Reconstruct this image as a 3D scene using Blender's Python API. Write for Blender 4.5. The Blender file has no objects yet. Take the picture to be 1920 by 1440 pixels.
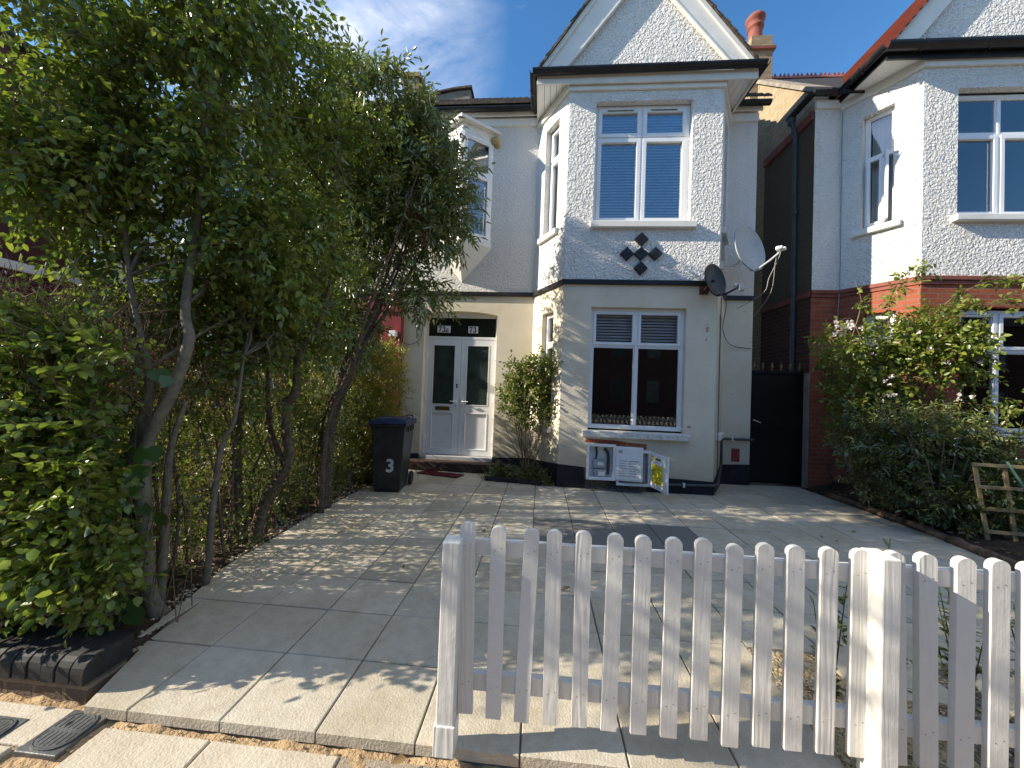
import bpy, bmesh, math, random
import numpy as np
from mathutils import Vector, Matrix
random.seed(7)
SC = bpy.context.scene
COL = SC.collection
# ------------------------------------------------------------------ camera, world, sun, exposure
cam = bpy.data.cameras.new('camera'); camo = bpy.data.objects.new('camera', cam); COL.objects.link(camo)
F_PX = 690.0
cam.sensor_width = 36.0; cam.lens = 36.0 * F_PX / 1920.0
cam.clip_start = 0.05; cam.clip_end = 2000
YAW, PITCH, ROLL = 0.0792, -0.0190, 0.0366
def cam_axes():
    B = np.array([[1,0,0],[0,0,-1],[0,1,0]], float)
    cy, sy = math.cos(YAW), math.sin(YAW); cp, sp = math.cos(PITCH), math.sin(PITCH); cr, sr = math.cos(ROLL), math.sin(ROLL)
    Ry = np.array([[cy,0,sy],[0,1,0],[-sy,0,cy]]); Rx = np.array([[1,0,0],[0,cp,-sp],[0,sp,cp]]); Rz = np.array([[cr,-sr,0],[sr,cr,0],[0,0,1]])
    return Rz @ Rx @ Ry @ B
A = cam_axes()
camo.matrix_world = Matrix(((A[0][0],-A[1][0],-A[2][0],0),(A[0][1],-A[1][1],-A[2][1],0),(A[0][2],-A[1][2],-A[2][2],1.5),(0,0,0,1)))
SC.camera = camo

SUN = Vector((5.5, 1.0, -2.9)).normalized()           # the way the sunlight travels
ELEV = math.asin(-SUN.z)
sl = bpy.data.lights.new('sun', 'SUN'); sl.energy = 4.8; sl.angle = math.radians(0.5); sl.color = (1.0, 0.90, 0.73)
so = bpy.data.objects.new('sun', sl); COL.objects.link(so)
so.rotation_euler = SUN.to_track_quat('-Z', 'Y').to_euler(); so.location = (-20, -4, 12)

W = bpy.data.worlds.new('World'); SC.world = W; W.use_nodes = True
nt = W.node_tree; nt.nodes.clear()
sky = nt.nodes.new('ShaderNodeTexSky'); sky.sky_type = 'NISHITA'; sky.sun_disc = False
sky.sun_elevation = ELEV; sky.sun_rotation = math.atan2(-SUN.x, -SUN.y)
sky.air_density = 1.0; sky.dust_density = 0.15; sky.ozone_density = 2.2
bg = nt.nodes.new('ShaderNodeBackground'); bg.inputs[1].default_value = 0.135
tc = nt.nodes.new('ShaderNodeTexCoord')
def wnode(t, **k):
    n = nt.nodes.new(t)
    for a, b in k.items(): setattr(n, a, b)
    return n
mp = wnode('ShaderNodeMapping'); mp.inputs['Rotation'].default_value = (0.2, 0.5, 0.4); mp.inputs['Scale'].default_value = (1.2, 3.2, 3.4)
nt.links.new(tc.outputs['Generated'], mp.inputs[0])
nz = wnode('ShaderNodeTexNoise'); nz.inputs['Scale'].default_value = 2.2; nz.inputs['Detail'].default_value = 7; nz.inputs['Roughness'].default_value = 0.62; nz.inputs['Distortion'].default_value = 0.5
nt.links.new(mp.outputs[0], nz.inputs['Vector'])
cr = wnode('ShaderNodeMapRange'); cr.inputs[1].default_value = 0.60; cr.inputs[2].default_value = 0.95; cr.inputs[3].default_value = 0.0; cr.inputs[4].default_value = 0.35
nt.links.new(nz.outputs['Fac'], cr.inputs[0])
# one brighter cloud bank, up and to the left of the gable
dt = wnode('ShaderNodeVectorMath', operation='DOT_PRODUCT'); dt.inputs[1].default_value = Vector((-0.45, 0.62, 0.66)).normalized()
nt.links.new(tc.outputs['Generated'], dt.inputs[0])
m2 = wnode('ShaderNodeMapRange'); m2.inputs[1].default_value = 0.93; m2.inputs[2].default_value = 0.99; m2.inputs[3].default_value = 0.0; m2.inputs[4].default_value = 0.6
nt.links.new(dt.outputs['Value'], m2.inputs[0])
m3 = wnode('ShaderNodeMapRange'); m3.inputs[1].default_value = 0.38; m3.inputs[2].default_value = 0.72
nt.links.new(nz.outputs['Fac'], m3.inputs[0])
mm = wnode('ShaderNodeMath', operation='MULTIPLY'); nt.links.new(m2.outputs[0], mm.inputs[0]); nt.links.new(m3.outputs[0], mm.inputs[1])
ad = wnode('ShaderNodeMath', operation='ADD'); ad.use_clamp = True; nt.links.new(mm.outputs[0], ad.inputs[0]); nt.links.new(cr.outputs[0], ad.inputs[1])
# broken white cloud overhead and right, outside the picture, added for neutral fill light
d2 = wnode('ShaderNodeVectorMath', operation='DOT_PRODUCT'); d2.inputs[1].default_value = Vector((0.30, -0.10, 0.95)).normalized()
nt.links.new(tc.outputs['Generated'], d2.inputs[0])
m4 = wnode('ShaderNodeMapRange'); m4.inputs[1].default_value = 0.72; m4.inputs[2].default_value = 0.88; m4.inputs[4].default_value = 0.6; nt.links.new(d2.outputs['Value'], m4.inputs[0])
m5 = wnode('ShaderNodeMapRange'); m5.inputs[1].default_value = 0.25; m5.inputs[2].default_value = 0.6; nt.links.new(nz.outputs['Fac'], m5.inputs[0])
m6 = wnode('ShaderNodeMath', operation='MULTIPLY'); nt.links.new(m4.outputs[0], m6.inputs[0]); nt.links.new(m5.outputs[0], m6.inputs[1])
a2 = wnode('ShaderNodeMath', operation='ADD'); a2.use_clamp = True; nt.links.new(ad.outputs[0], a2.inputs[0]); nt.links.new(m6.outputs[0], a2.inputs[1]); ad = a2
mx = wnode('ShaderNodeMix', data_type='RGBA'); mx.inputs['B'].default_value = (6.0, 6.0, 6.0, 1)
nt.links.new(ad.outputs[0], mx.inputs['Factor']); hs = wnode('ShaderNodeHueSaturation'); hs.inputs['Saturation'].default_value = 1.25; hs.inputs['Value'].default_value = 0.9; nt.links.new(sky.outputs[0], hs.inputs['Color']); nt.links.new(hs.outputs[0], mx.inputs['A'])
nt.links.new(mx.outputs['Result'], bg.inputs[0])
wo = wnode('ShaderNodeOutputWorld'); nt.links.new(bg.outputs[0], wo.inputs[0])

SC.view_settings.view_transform = 'Standard'; SC.view_settings.look = 'None'; SC.view_settings.gamma = 1.0
SC.view_settings.use_curve_mapping = False
SC.view_settings.exposure = 1.04
SC.cycles.max_bounces = 8; SC.cycles.transparent_max_bounces = 12

# ------------------------------------------------------------------ material helpers
def newmat(name):
    m = bpy.data.materials.new(name); m.use_nodes = True
    t = m.node_tree; t.nodes.clear()
    out = t.nodes.new('ShaderNodeOutputMaterial')
    return m, t, out
def N(t, typ, inputs=None, **k):
    n = t.nodes.new(typ)
    for a, b in k.items(): setattr(n, a, b)
    for a, b in (inputs or {}).items():
        if hasattr(b, 'is_output'): t.links.new(b, n.inputs[a])
        else: n.inputs[a].default_value = b
    return n
def c4(c, k=1.0): return (min(1, c[0]*k), min(1, c[1]*k), min(1, c[2]*k), 1)
def mixc(t, fac, a, b, blend='MIX'):
    n = N(t, 'ShaderNodeMix', data_type='RGBA', blend_type=blend)
    for key, v in (('Factor', fac), ('A', a), ('B', b)):
        if hasattr(v, 'is_output'): t.links.new(v, n.inputs[key])
        else: n.inputs[key].default_value = v
    return n.outputs['Result']
def ramp(t, v, lo, hi, a=0.0, b=1.0):
    n = N(t, 'ShaderNodeMapRange', {0: v, 1: lo, 2: hi, 3: a, 4: b}); n.clamp = True
    return n.outputs[0]
def noise(t, scale, vec=None, detail=4, rough=0.55, dist=0.0):
    n = N(t, 'ShaderNodeTexNoise', {'Scale': scale, 'Detail': detail, 'Roughness': rough, 'Distortion': dist})
    if vec is not None: t.links.new(vec, n.inputs['Vector'])
    return n.outputs['Fac']
def pos(t): return N(t, 'ShaderNodeNewGeometry').outputs['Position']
def scaled(t, v, s):
    n = N(t, 'ShaderNodeVectorMath', {0: v, 1: s}, operation='MULTIPLY'); return n.outputs[0]
def bump(t, h, strength=0.5, dist=0.01, nrm=None):
    n = N(t, 'ShaderNodeBump', {'Strength': strength, 'Distance': dist, 'Height': h})
    if nrm is not None: t.links.new(nrm, n.inputs['Normal'])
    return n.outputs[0]
def princ(t, out, col, rough=0.8, spec=0.3, metal=0.0, nrm=None):
    p = N(t, 'ShaderNodeBsdfPrincipled')
    for key, v in (('Base Color', col), ('Roughness', rough), ('Specular IOR Level', spec), ('Metallic', metal)):
        if hasattr(v, 'is_output'): t.links.new(v, p.inputs[key])
        else: p.inputs[key].default_value = v
    if nrm is not None: t.links.new(nrm, p.inputs['Normal'])
    t.links.new(p.outputs[0], out.inputs[0])
    return p
def simple(name, col, rough=0.6, spec=0.35, metal=0.0, var=0.15, scale=6.0, bs=40.0, bstr=0.25, bd=0.004, dirt=None, dirt_amt=0.5, dscale=2.5):
    m, t, out = newmat(name); p = pos(t)
    n1 = noise(t, scale, p, 6)
    c = mixc(t, ramp(t, n1, 0.3, 0.7), c4(col, 1-var), c4(col, 1+var))
    if dirt is not None:
        n2 = noise(t, dscale, p, 8, 0.7)
        c = mixc(t, ramp(t, n2, 0.56, 0.72, 0, dirt_amt), c, c4(dirt))
    b = bump(t, noise(t, bs, p, 3), bstr, bd)
    princ(t, out, c, rough, spec, metal, b)
    return m
def roughcast(name, col, scale=26, bd=0.03, bstr=1.0, stain=0.25):
    m, t, out = newmat(name); p = pos(t)
    h1 = noise(t, scale, p, 2.5, 0.55, 0.6)
    h1 = ramp(t, h1, 0.32, 0.68)
    v = N(t, 'ShaderNodeTexVoronoi', {'Vector': p, 'Scale': scale*1.3, 'Randomness': 1.0}, feature='F1').outputs['Distance']
    h = N(t, 'ShaderNodeMath', {0: v, 1: -0.55, 2: h1}, operation='MULTIPLY_ADD').outputs[0]
    b = bump(t, h, bstr, bd)
    n1 = noise(t, 1.3, p, 7, 0.65)
    c = mixc(t, ramp(t, n1, 0.45, 0.75, 0, stain), c4(col), c4((col[0]*0.72, col[1]*0.69, col[2]*0.62)))
    st = noise(t, 1.0, scaled(t, p, (5, 5, 0.45)), 6, 0.65)
    c = mixc(t, ramp(t, st, 0.52, 0.78, 0, stain*1.4), c, c4((col[0]*0.66, col[1]*0.63, col[2]*0.56)))
    c = mixc(t, ramp(t, noise(t, 6.5, p, 4, 0.5), 0.72, 0.76, 0, 0.5), c, c4((col[0]*0.5, col[1]*0.45, col[2]*0.38)))
    princ(t, out, c, 0.85, 0.2, 0, b)
    return m
def render_wall(name, col):
    m, t, out = newmat(name); p = pos(t)
    n1 = noise(t, 1.1, p, 8, 0.65)
    c = mixc(t, ramp(t, n1, 0.42, 0.72, 0, 0.6), c4(col), c4((col[0]*0.78, col[1]*0.74, col[2]*0.62)))
    # grime creeping up from the ground
    z = N(t, 'ShaderNodeSeparateXYZ', {0: p}).outputs[2]
    zz = N(t, 'ShaderNodeMath', {0: z, 1: N(t, 'ShaderNodeMath', {0: noise(t, 3.0, p, 6), 1: 0.9}, operation='MULTIPLY').outputs[0]}, operation='SUBTRACT').outputs[0]
    c = mixc(t, ramp(t, zz, -0.2, 0.7, 0.5, 0.0), c, c4((0.3, 0.25, 0.17)))
    # chips where the paint has come off
    ch = noise(t, 4.5, p, 3, 0.4)
    c = mixc(t, ramp(t, ch, 0.735, 0.745, 0, 0.8), c, c4((0.38, 0.2, 0.1)))
    h = N(t, 'ShaderNodeMath', {0: noise(t, 9, p, 5), 1: noise(t, 60, p, 3)}, operation='ADD').outputs[0]
    princ(t, out, c, 0.75, 0.25, 0, bump(t, h, 0.35, 0.012))
    return m
def brick(name, cols, mortar, U=(1, 0), bw=0.23, bh=0.078, ms=0.01, bd=0.008, dark=0.3):
    m, t, out = newmat(name); p = pos(t)
    u = N(t, 'ShaderNodeVectorMath', {0: p, 1: (U[0], U[1], 0)}, operation='DOT_PRODUCT').outputs['Value']
    z = N(t, 'ShaderNodeSeparateXYZ', {0: p}).outputs[2]
    v = N(t, 'ShaderNodeCombineXYZ', {0: u, 1: z, 2: 0.0}).outputs[0]
    br = N(t, 'ShaderNodeTexBrick', {'Vector': v, 'Color1': c4(cols[0]), 'Color2': c4(cols[1]), 'Mortar': c4(mortar), 'Scale': 1.0, 'Mortar Size': ms, 'Mortar Smooth': 0.2, 'Bias': 0.0, 'Brick Width': bw, 'Row Height': bh})
    c = mixc(t, ramp(t, noise(t, 5, p, 8, 0.7), 0.4, 0.75, 0, dark), br.outputs['Color'], c4((0.03, 0.022, 0.018)))
    c = mixc(t, ramp(t, noise(t, 60, p, 3), 0.35, 0.7, 0, 0.35), c, c4(cols[0], 0.5))
    h = N(t, 'ShaderNodeMath', {0: N(t, 'ShaderNodeMath', {0: br.outputs['Fac'], 1: -1.0}, operation='MULTIPLY').outputs[0], 1: N(t, 'ShaderNodeMath', {0: noise(t, 45, p, 4), 1: 0.5}, operation='MULTIPLY').outputs[0]}, operation='ADD').outputs[0]
    princ(t, out, c, 0.85, 0.2, 0, bump(t, h, 0.8, bd))
    return m
def glass(name, tint=(0.9, 0.95, 0.95), boost=1.0, base=0.06):
    m, t, out = newmat(name)
    fr = N(t, 'ShaderNodeFresnel', {'IOR': 1.5}).outputs[0]
    f = N(t, 'ShaderNodeMath', {0: fr, 1: boost, 2: base}, operation='MULTIPLY_ADD').outputs[0]
    nb = bump(t, noise(t, 1.6, pos(t), 2), 0.05, 0.01)
    gl = N(t, 'ShaderNodeBsdfGlossy', {'Roughness': 0.01, 'Color': (0.95, 0.97, 1, 1), 'Normal': nb})
    tr = N(t, 'ShaderNodeBsdfTransparent', {'Color': c4(tint)})
    ms = N(t, 'ShaderNodeMixShader', {0: f, 1: tr.outputs[0], 2: gl.outputs[0]})
    t.links.new(ms.outputs[0], out.inputs[0])
    return m
def leafmat(name, cols, trans, tfac=0.42, gloss=0.05, rough=0.36):
    m, t, out = newmat(name)
    r = N(t, 'ShaderNodeNewGeometry').outputs['Random Per Island']
    cr = N(t, 'ShaderNodeValToRGB', {0: r})
    e = cr.color_ramp.elements
    e[0].position = 0.0; e[0].color = c4(cols[0]); e[1].position = 1.0; e[1].color = c4(cols[-1])
    for i, c in enumerate(cols[1:-1]):
        q = e.new((i+1)/(len(cols)-1)); q.color = c4(c)
    col = cr.outputs[0]
    tcol = mixc(t, 1.0, col, c4(trans), 'MULTIPLY')
    df = N(t, 'ShaderNodeBsdfDiffuse', {'Color': col})
    tl = N(t, 'ShaderNodeBsdfTranslucent', {'Color': tcol})
    m1 = N(t, 'ShaderNodeMixShader', {0: tfac, 1: df.outputs[0], 2: tl.outputs[0]})
    gl = N(t, 'ShaderNodeBsdfGlossy', {'Roughness': rough, 'Color': (1, 1, 1, 1)})
    lw = N(t, 'ShaderNodeLayerWeight', {'Blend': 0.3}).outputs['Fresnel']
    f = N(t, 'ShaderNodeMath', {0: lw, 1: 0.09, 2: gloss*0.6}, operation='MULTIPLY_ADD').outputs[0]
    m2 = N(t, 'ShaderNodeMixShader', {0: f, 1: m1.outputs[0], 2: gl.outputs[0]})
    t.links.new(m2.outputs[0], out.inputs[0])
    return m
def wood_paint(name, col):
    m, t, out = newmat(name); tcn = N(t, 'ShaderNodeTexCoord').outputs['Object']
    oi = N(t, 'ShaderNodeObjectInfo').outputs['Random']
    off = N(t, 'ShaderNodeCombineXYZ', {0: N(t, 'ShaderNodeMath', {0: oi, 1: 40.0}, operation='MULTIPLY').outputs[0], 1: 0.0, 2: N(t, 'ShaderNodeMath', {0: oi, 1: 17.0}, operation='MULTIPLY').outputs[0]}).outputs[0]
    v0 = N(t, 'ShaderNodeVectorMath', {0: tcn, 1: off}, operation='ADD').outputs[0]
    wv = N(t, 'ShaderNodeVectorMath', {0: v0, 1: (1, 1, 0.1)}, operation='MULTIPLY').outputs[0]
    w = N(t, 'ShaderNodeTexWave', {'Vector': wv, 'Scale': 11.0, 'Distortion': 26.0, 'Detail': 3.0, 'Detail Scale': 0.5, 'Detail Roughness': 0.65}, bands_direction='X').outputs['Fac']
    f = noise(t, 90, scaled(t, v0, (1, 1, 0.035)), 5, 0.7)
    amt = ramp(t, oi, 0.35, 1.0, 0.1, 1.0)
    h = N(t, 'ShaderNodeMath', {0: N(t, 'ShaderNodeMath', {0: w, 1: amt}, operation='MULTIPLY').outputs[0], 1: f}, operation='ADD').outputs[0]
    b1 = bump(t, h, 0.5, 0.0025)
    b2 = bump(t, noise(t, 14, v0, 4), 0.25, 0.01, b1)
    n = noise(t, 7, v0, 7, 0.7)
    c = mixc(t, ramp(t, n, 0.5, 0.8, 0, 0.35), c4(col), c4((col[0]*0.72, col[1]*0.7, col[2]*0.64)))
    c = mixc(t, ramp(t, noise(t, 55, v0, 2), 0.72, 0.78, 0, 0.55), c, c4((0.25, 0.2, 0.15)))
    c = mixc(t, ramp(t, noise(t, 2.2, v0, 5, 0.6), 0.35, 0.7, 0, 0.3), c, c4((col[0]*0.8, col[1]*0.79, col[2]*0.74)))
    princ(t, out, c, 0.5, 0.35, 0, b2)
    return m
def slabmat(name, cols, dark, stain=(0.3, 0.24, 0.14)):
    m, t, out = newmat(name); p = pos(t)
    r = N(t, 'ShaderNodeNewGeometry').outputs['Random Per Island']
    c = mixc(t, r, c4(cols[0]), c4(cols[1]))
    c = mixc(t, ramp(t, noise(t, 2.2, p, 8, 0.7), 0.42, 0.76, 0, 0.75), c, c4(stain))
    c = mixc(t, ramp(t, noise(t, 13, p, 6, 0.7), 0.42, 0.8, 0, 0.5), c, c4(dark))
    c = mixc(t, ramp(t, noise(t, 120, p, 2), 0.62, 0.75, 0, 0.4), c, c4(dark, 0.7))
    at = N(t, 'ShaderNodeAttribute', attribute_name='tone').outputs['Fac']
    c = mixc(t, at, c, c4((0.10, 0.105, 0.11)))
    h = N(t, 'ShaderNodeMath', {0: noise(t, 9, scaled(t, p, (1, 2.2, 1)), 6, 0.6), 1: noise(t, 90, p, 3)}, operation='ADD').outputs[0]
    princ(t, out, c, 0.8, 0.3, 0, bump(t, h, 0.5, 0.008))
    return m

M = {}
M['rough'] = roughcast('coarse_roughcast', (0.79, 0.775, 0.74), 24, 0.021, 1.0, 0.2)
M['roughfine'] = roughcast('fine_roughcast', (0.84, 0.82, 0.78), 40, 0.02, 0.9, 0.16)
M['cream'] = render_wall('cream_render', (0.74, 0.665, 0.53))
M['white'] = simple('white_paint', (0.74, 0.72, 0.67), 0.5, 0.4, var=0.06, scale=4, bs=30, bstr=0.15, dirt=(0.38, 0.33, 0.25), dirt_amt=0.35, dscale=5)
M['upvc'] = simple('white_upvc', (0.78, 0.79, 0.80), 0.3, 0.5, var=0.03, bs=3, bstr=0.05, dirt=(0.5, 0.47, 0.42), dirt_amt=0.2, dscale=4)
M['stone'] = simple('flaking_sill_paint', (0.6, 0.59, 0.55), 0.85, 0.2, var=0.15, scale=20, bs=30, bstr=0.6, bd=0.008, dirt=(0.12, 0.11, 0.09), dirt_amt=0.9, dscale=14)
M['black'] = simple('black_paint', (0.012, 0.012, 0.014), 0.42, 0.4, var=0.3, bs=20, bstr=0.2, dirt=(0.08, 0.075, 0.065), dirt_amt=0.5, dscale=6)
M['plinth'] = simple('black_plinth_paint', (0.014, 0.015, 0.02), 0.6, 0.3, var=0.3, bs=15, bstr=0.4, bd=0.01, dirt=(0.12, 0.11, 0.09), dirt_amt=0.5, dscale=7)
M['rubber'] = simple('black_plastic', (0.02, 0.021, 0.023), 0.42, 0.4, var=0.25, bs=60, bstr=0.15, dirt=(0.10, 0.10, 0.095), dirt_amt=0.35, dscale=6)
M['binblue'] = simple('blue_plastic', (0.018, 0.032, 0.085), 0.38, 0.4, var=0.15, bs=60, bstr=0.1, dirt=(0.1, 0.1, 0.1), dirt_amt=0.4, dscale=9)
M['redpaint'] = simple('red_gloss_paint', (0.22, 0.035, 0.04), 0.35, 0.5, var=0.2, bs=20, bstr=0.3)
M['redbrick'] = brick('red_brick', ((0.38, 0.105, 0.055), (0.29, 0.07, 0.04)), (0.27, 0.16, 0.11), (1, 0), dark=0.25)
M['redbrick_c'] = brick('red_brick_cant', ((0.38, 0.105, 0.055), (0.29, 0.07, 0.04)), (0.27, 0.16, 0.11), (0.533, -0.846), dark=0.25)
M['redbrick_shaded'] = brick('shaded_red_brick_side', ((0.13, 0.05, 0.034), (0.09, 0.036, 0.026)), (0.12, 0.09, 0.075), (0, 1), dark=0.35)  # passage shade put into the colour: darkened copy of the red brick
M['stock_s'] = brick('stock_brick_side', ((0.45, 0.33, 0.18), (0.34, 0.24, 0.13)), (0.42, 0.38, 0.30), (0, 1), dark=0.35, ms=0.014)
M['stock_f'] = brick('stock_brick_front', ((0.40, 0.29, 0.16), (0.28, 0.19, 0.11)), (0.30, 0.27, 0.22), (1, 0), dark=0.35)
M['darkbrick'] = brick('dark_red_brick', ((0.12, 0.04, 0.034), (0.09, 0.03, 0.028)), (0.085, 0.05, 0.045), (1, 1), dark=0.3, bd=0.005)
M['paintedbrick'] = brick('maroon_painted_brick', ((0.10, 0.018, 0.022), (0.085, 0.015, 0.02)), (0.2, 0.12, 0.13), (1, 1), dark=0.2, bd=0.008)
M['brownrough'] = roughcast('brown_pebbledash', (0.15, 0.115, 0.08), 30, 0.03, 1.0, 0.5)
M['terra'] = simple('terracotta', (0.225, 0.07, 0.05), 0.7, 0.3, var=0.25, bs=18, bstr=0.3, dirt=(0.1, 0.05, 0.04), dirt_amt=0.5)
M['step'] = simple('worn_red_step_paint', (0.05, 0.027, 0.022), 0.6, 0.3, var=0.3, bs=25, bstr=0.4, dirt=(0.12, 0.1, 0.08), dirt_amt=0.8, dscale=6)
M['slate'] = brick('slate_tiles', ((0.055, 0.058, 0.065), (0.04, 0.042, 0.048)), (0.015, 0.015, 0.016), (1, 0), 0.3, 0.12, 0.012, 0.02)
M['tile'] = simple('brown_roof_tile', (0.07, 0.055, 0.045), 0.85, 0.2, var=0.35, scale=10, bs=14, bstr=0.5, bd=0.02, dirt=(0.16, 0.14, 0.10), dirt_amt=0.5)
M['coping'] = simple('mossy_render', (0.27, 0.235, 0.19), 0.9, 0.15, var=0.3, scale=5, bs=20, bstr=0.6, bd=0.012, dirt=(0.09, 0.085, 0.055), dirt_amt=0.8)
M['darkglass'] = glass('window_glass', (0.97, 0.98, 0.98), 1.5, 0.01)
M['obscure'] = simple('obscured_door_glass', (0.028, 0.042, 0.038), 0.22, 0.6, var=0.4, scale=5, bs=90, bstr=0.25, bd=0.002)
M['skyglass'] = glass('upper_window_glass', (0.96, 0.98, 1.0), 2.5, 0.04)
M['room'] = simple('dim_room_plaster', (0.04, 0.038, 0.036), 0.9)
M['slat'] = simple('grey_blind_slat', (0.8, 0.8, 0.79), 0.5, 0.3, var=0.05, bs=5, bstr=0.0)
M['net'] = simple('net_curtain', (0.66, 0.67, 0.68), 0.9, 0.1, var=0.12, scale=3, bs=30, bstr=0.4, bd=0.01)
M['slab'] = slabmat('sandstone_slab', ((0.46, 0.415, 0.33), (0.52, 0.475, 0.39)), (0.26, 0.22, 0.165))
M['street'] = slabmat('concrete_flag', ((0.50, 0.44, 0.345), (0.54, 0.48, 0.385)), (0.32, 0.27, 0.20), (0.36, 0.29, 0.2))
M['bed'] = simple('mortar_bed', (0.16, 0.14, 0.115), 0.95, 0.1, var=0.3, scale=20, bs=60, bstr=0.6, bd=0.008)
M['sand'] = simple('sandy_cement', (0.40, 0.28, 0.16), 0.95, 0.1, var=0.25, scale=9, bs=45, bstr=0.9, bd=0.018, dirt=(0.17, 0.14, 0.11), dirt_amt=0.8, dscale=7)
M['grit'] = simple('gritty_asphalt', (0.30, 0.25, 0.19), 0.95, 0.15, var=0.25, scale=60, bs=150, bstr=0.8, bd=0.006, dirt=(0.16, 0.14, 0.12), dirt_amt=0.6, dscale=8)
M['soil'] = simple('dark_soil', (0.055, 0.04, 0.028), 0.95, 0.1, var=0.4, scale=12, bs=35, bstr=1.0, bd=0.03, dirt=(0.13, 0.09, 0.055), dirt_amt=0.7, dscale=9)
M['pebble'] = leafmat('pebble_stone', [(0.30, 0.24, 0.16), (0.45, 0.37, 0.25), (0.22, 0.18, 0.14), (0.5, 0.45, 0.36)], (0, 0, 0), 0.0, 0.02)
M['coal'] = simple('black_coping_brick', (0.024, 0.023, 0.023), 0.68, 0.25, var=0.4, scale=8, bs=30, bstr=0.4, bd=0.006, dirt=(0.15, 0.11, 0.075), dirt_amt=0.6, dscale=5)
M['wallbrick'] = brick('dirty_wall_brick', ((0.19, 0.14, 0.095), (0.13, 0.10, 0.075)), (0.26, 0.2, 0.14), (1, 0), 0.16, 0.075, 0.012, 0.01, 0.5)
M['iron'] = simple('worn_iron_cover', (0.13, 0.135, 0.14), 0.5, 0.4, 0.5, var=0.3, scale=12, bs=50, bstr=0.5, bd=0.004, dirt=(0.28, 0.22, 0.15), dirt_amt=0.6, dscale=9)
M['picket'] = wood_paint('white_painted_wood', (0.65, 0.635, 0.60))
M['trelliswood'] = simple('weathered_pine', (0.34, 0.25, 0.13), 0.8, 0.2, var=0.3, scale=14, bs=60, bstr=0.4)
M['log'] = simple('bark_log', (0.16, 0.105, 0.07), 0.9, 0.15, var=0.4, scale=16, bs=24, bstr=1.0, bd=0.02, dirt=(0.06, 0.04, 0.03), dirt_amt=0.7, dscale=8)
M['cane'] = simple('green_cane', (0.16, 0.30, 0.2), 0.5, 0.4)
M['dish'] = simple('grey_dish_metal', (0.40, 0.42, 0.43), 0.45, 0.4, var=0.08, bs=5, bstr=0.0, dirt=(0.05, 0.05, 0.05), dirt_amt=0.5, dscale=9)
M['mesh'] = simple('dark_perforated_metal', (0.035, 0.036, 0.04), 0.5, 0.4, 0.3, var=0.2, bs=180, bstr=0.3)
M['grey'] = simple('grey_plastic', (0.35, 0.36, 0.37), 0.5, 0.3, var=0.15)
M['darkgrey'] = simple('dark_grey_plastic', (0.07, 0.07, 0.075), 0.5, 0.3, var=0.2)
M['rust'] = simple('rusty_bracket', (0.09, 0.035, 0.028), 0.8, 0.2, var=0.4)
M['pipe'] = simple('dark_grey_pipe', (0.055, 0.06, 0.065), 0.45, 0.4, var=0.2)
M['cablew'] = simple('pale_cable', (0.32, 0.30, 0.27), 0.6, 0.3)
M['gateblack'] = simple('gate_black', (0.008, 0.008, 0.009), 0.5, 0.3, var=0.2, bs=12, bstr=0.2)
M['gilt'] = simple('dull_gilt', (0.18, 0.12, 0.05), 0.5, 0.4, 0.4)
M['yellow'] = simple('yellow_sticker', (0.70, 0.60, 0.03), 0.5, 0.3, var=0.08)
M['ink'] = simple('grey_print', (0.42, 0.42, 0.43), 0.6, 0.2)
M['inkblack'] = simple('black_print', (0.012, 0.012, 0.012), 0.5, 0.2)
M['plate'] = simple('white_number_plate', (0.82, 0.82, 0.8), 0.4, 0.4, var=0.03)
M['silver'] = simple('silver_sticker', (0.5, 0.5, 0.5), 0.4, 0.5, var=0.1)
M['brass'] = simple('tarnished_brass', (0.22, 0.15, 0.05), 0.35, 0.5, 0.8, var=0.3)
M['foam'] = simple('yellow_foam_filler', (0.50, 0.36, 0.15), 0.9, 0.1, var=0.3, bs=30, bstr=0.8, bd=0.02)
M['mat'] = simple('maroon_doormat', (0.085, 0.02, 0.024), 0.95, 0.1, var=0.4, scale=18, bs=150, bstr=0.8, bd=0.005)
M['bark_grey'] = simple('grey_bark', (0.155, 0.13, 0.095), 0.85, 0.2, var=0.35, scale=18, bs=45, bstr=0.6, bd=0.008, dirt=(0.09, 0.08, 0.055), dirt_amt=0.6, dscale=10)
M['bark_dark'] = simple('furrowed_dark_bark', (0.12, 0.088, 0.062), 0.95, 0.1, var=0.45, scale=30, bs=38, bstr=1.0, bd=0.025, dirt=(0.05, 0.04, 0.03), dirt_amt=0.7, dscale=16)
M['twig'] = simple('brown_twig', (0.19, 0.13, 0.08), 0.9, 0.1, var=0.4, scale=9)
M['leafbroad'] = leafmat('broad_leaf', [(0.08, 0.13, 0.014), (0.135, 0.20, 0.02), (0.22, 0.28, 0.03)], (2.8, 2.4, 1.0), 0.52)
M['leafelder'] = leafmat('slender_leaf', [(0.09, 0.13, 0.024), (0.15, 0.20, 0.04), (0.25, 0.29, 0.062)], (2.6, 2.4, 1.2), 0.38, 0.12, 0.4)
M['leafhedge'] = leafmat('privet_leaf', [(0.075, 0.115, 0.015), (0.13, 0.175, 0.022), (0.20, 0.22, 0.035)], (2.8, 2.4, 1.0), 0.48)
M['leafyellow'] = leafmat('yellow_privet_leaf', [(0.16, 0.19, 0.022), (0.24, 0.25, 0.03), (0.30, 0.27, 0.035)], (2.0, 1.8, 0.9), 0.4)
M['leafdark'] = leafmat('glossy_shrub_leaf', [(0.045, 0.075, 0.012), (0.085, 0.125, 0.02), (0.18, 0.20, 0.035)], (2.2, 2.1, 1.0), 0.34, 0.1, 0.4)
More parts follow.
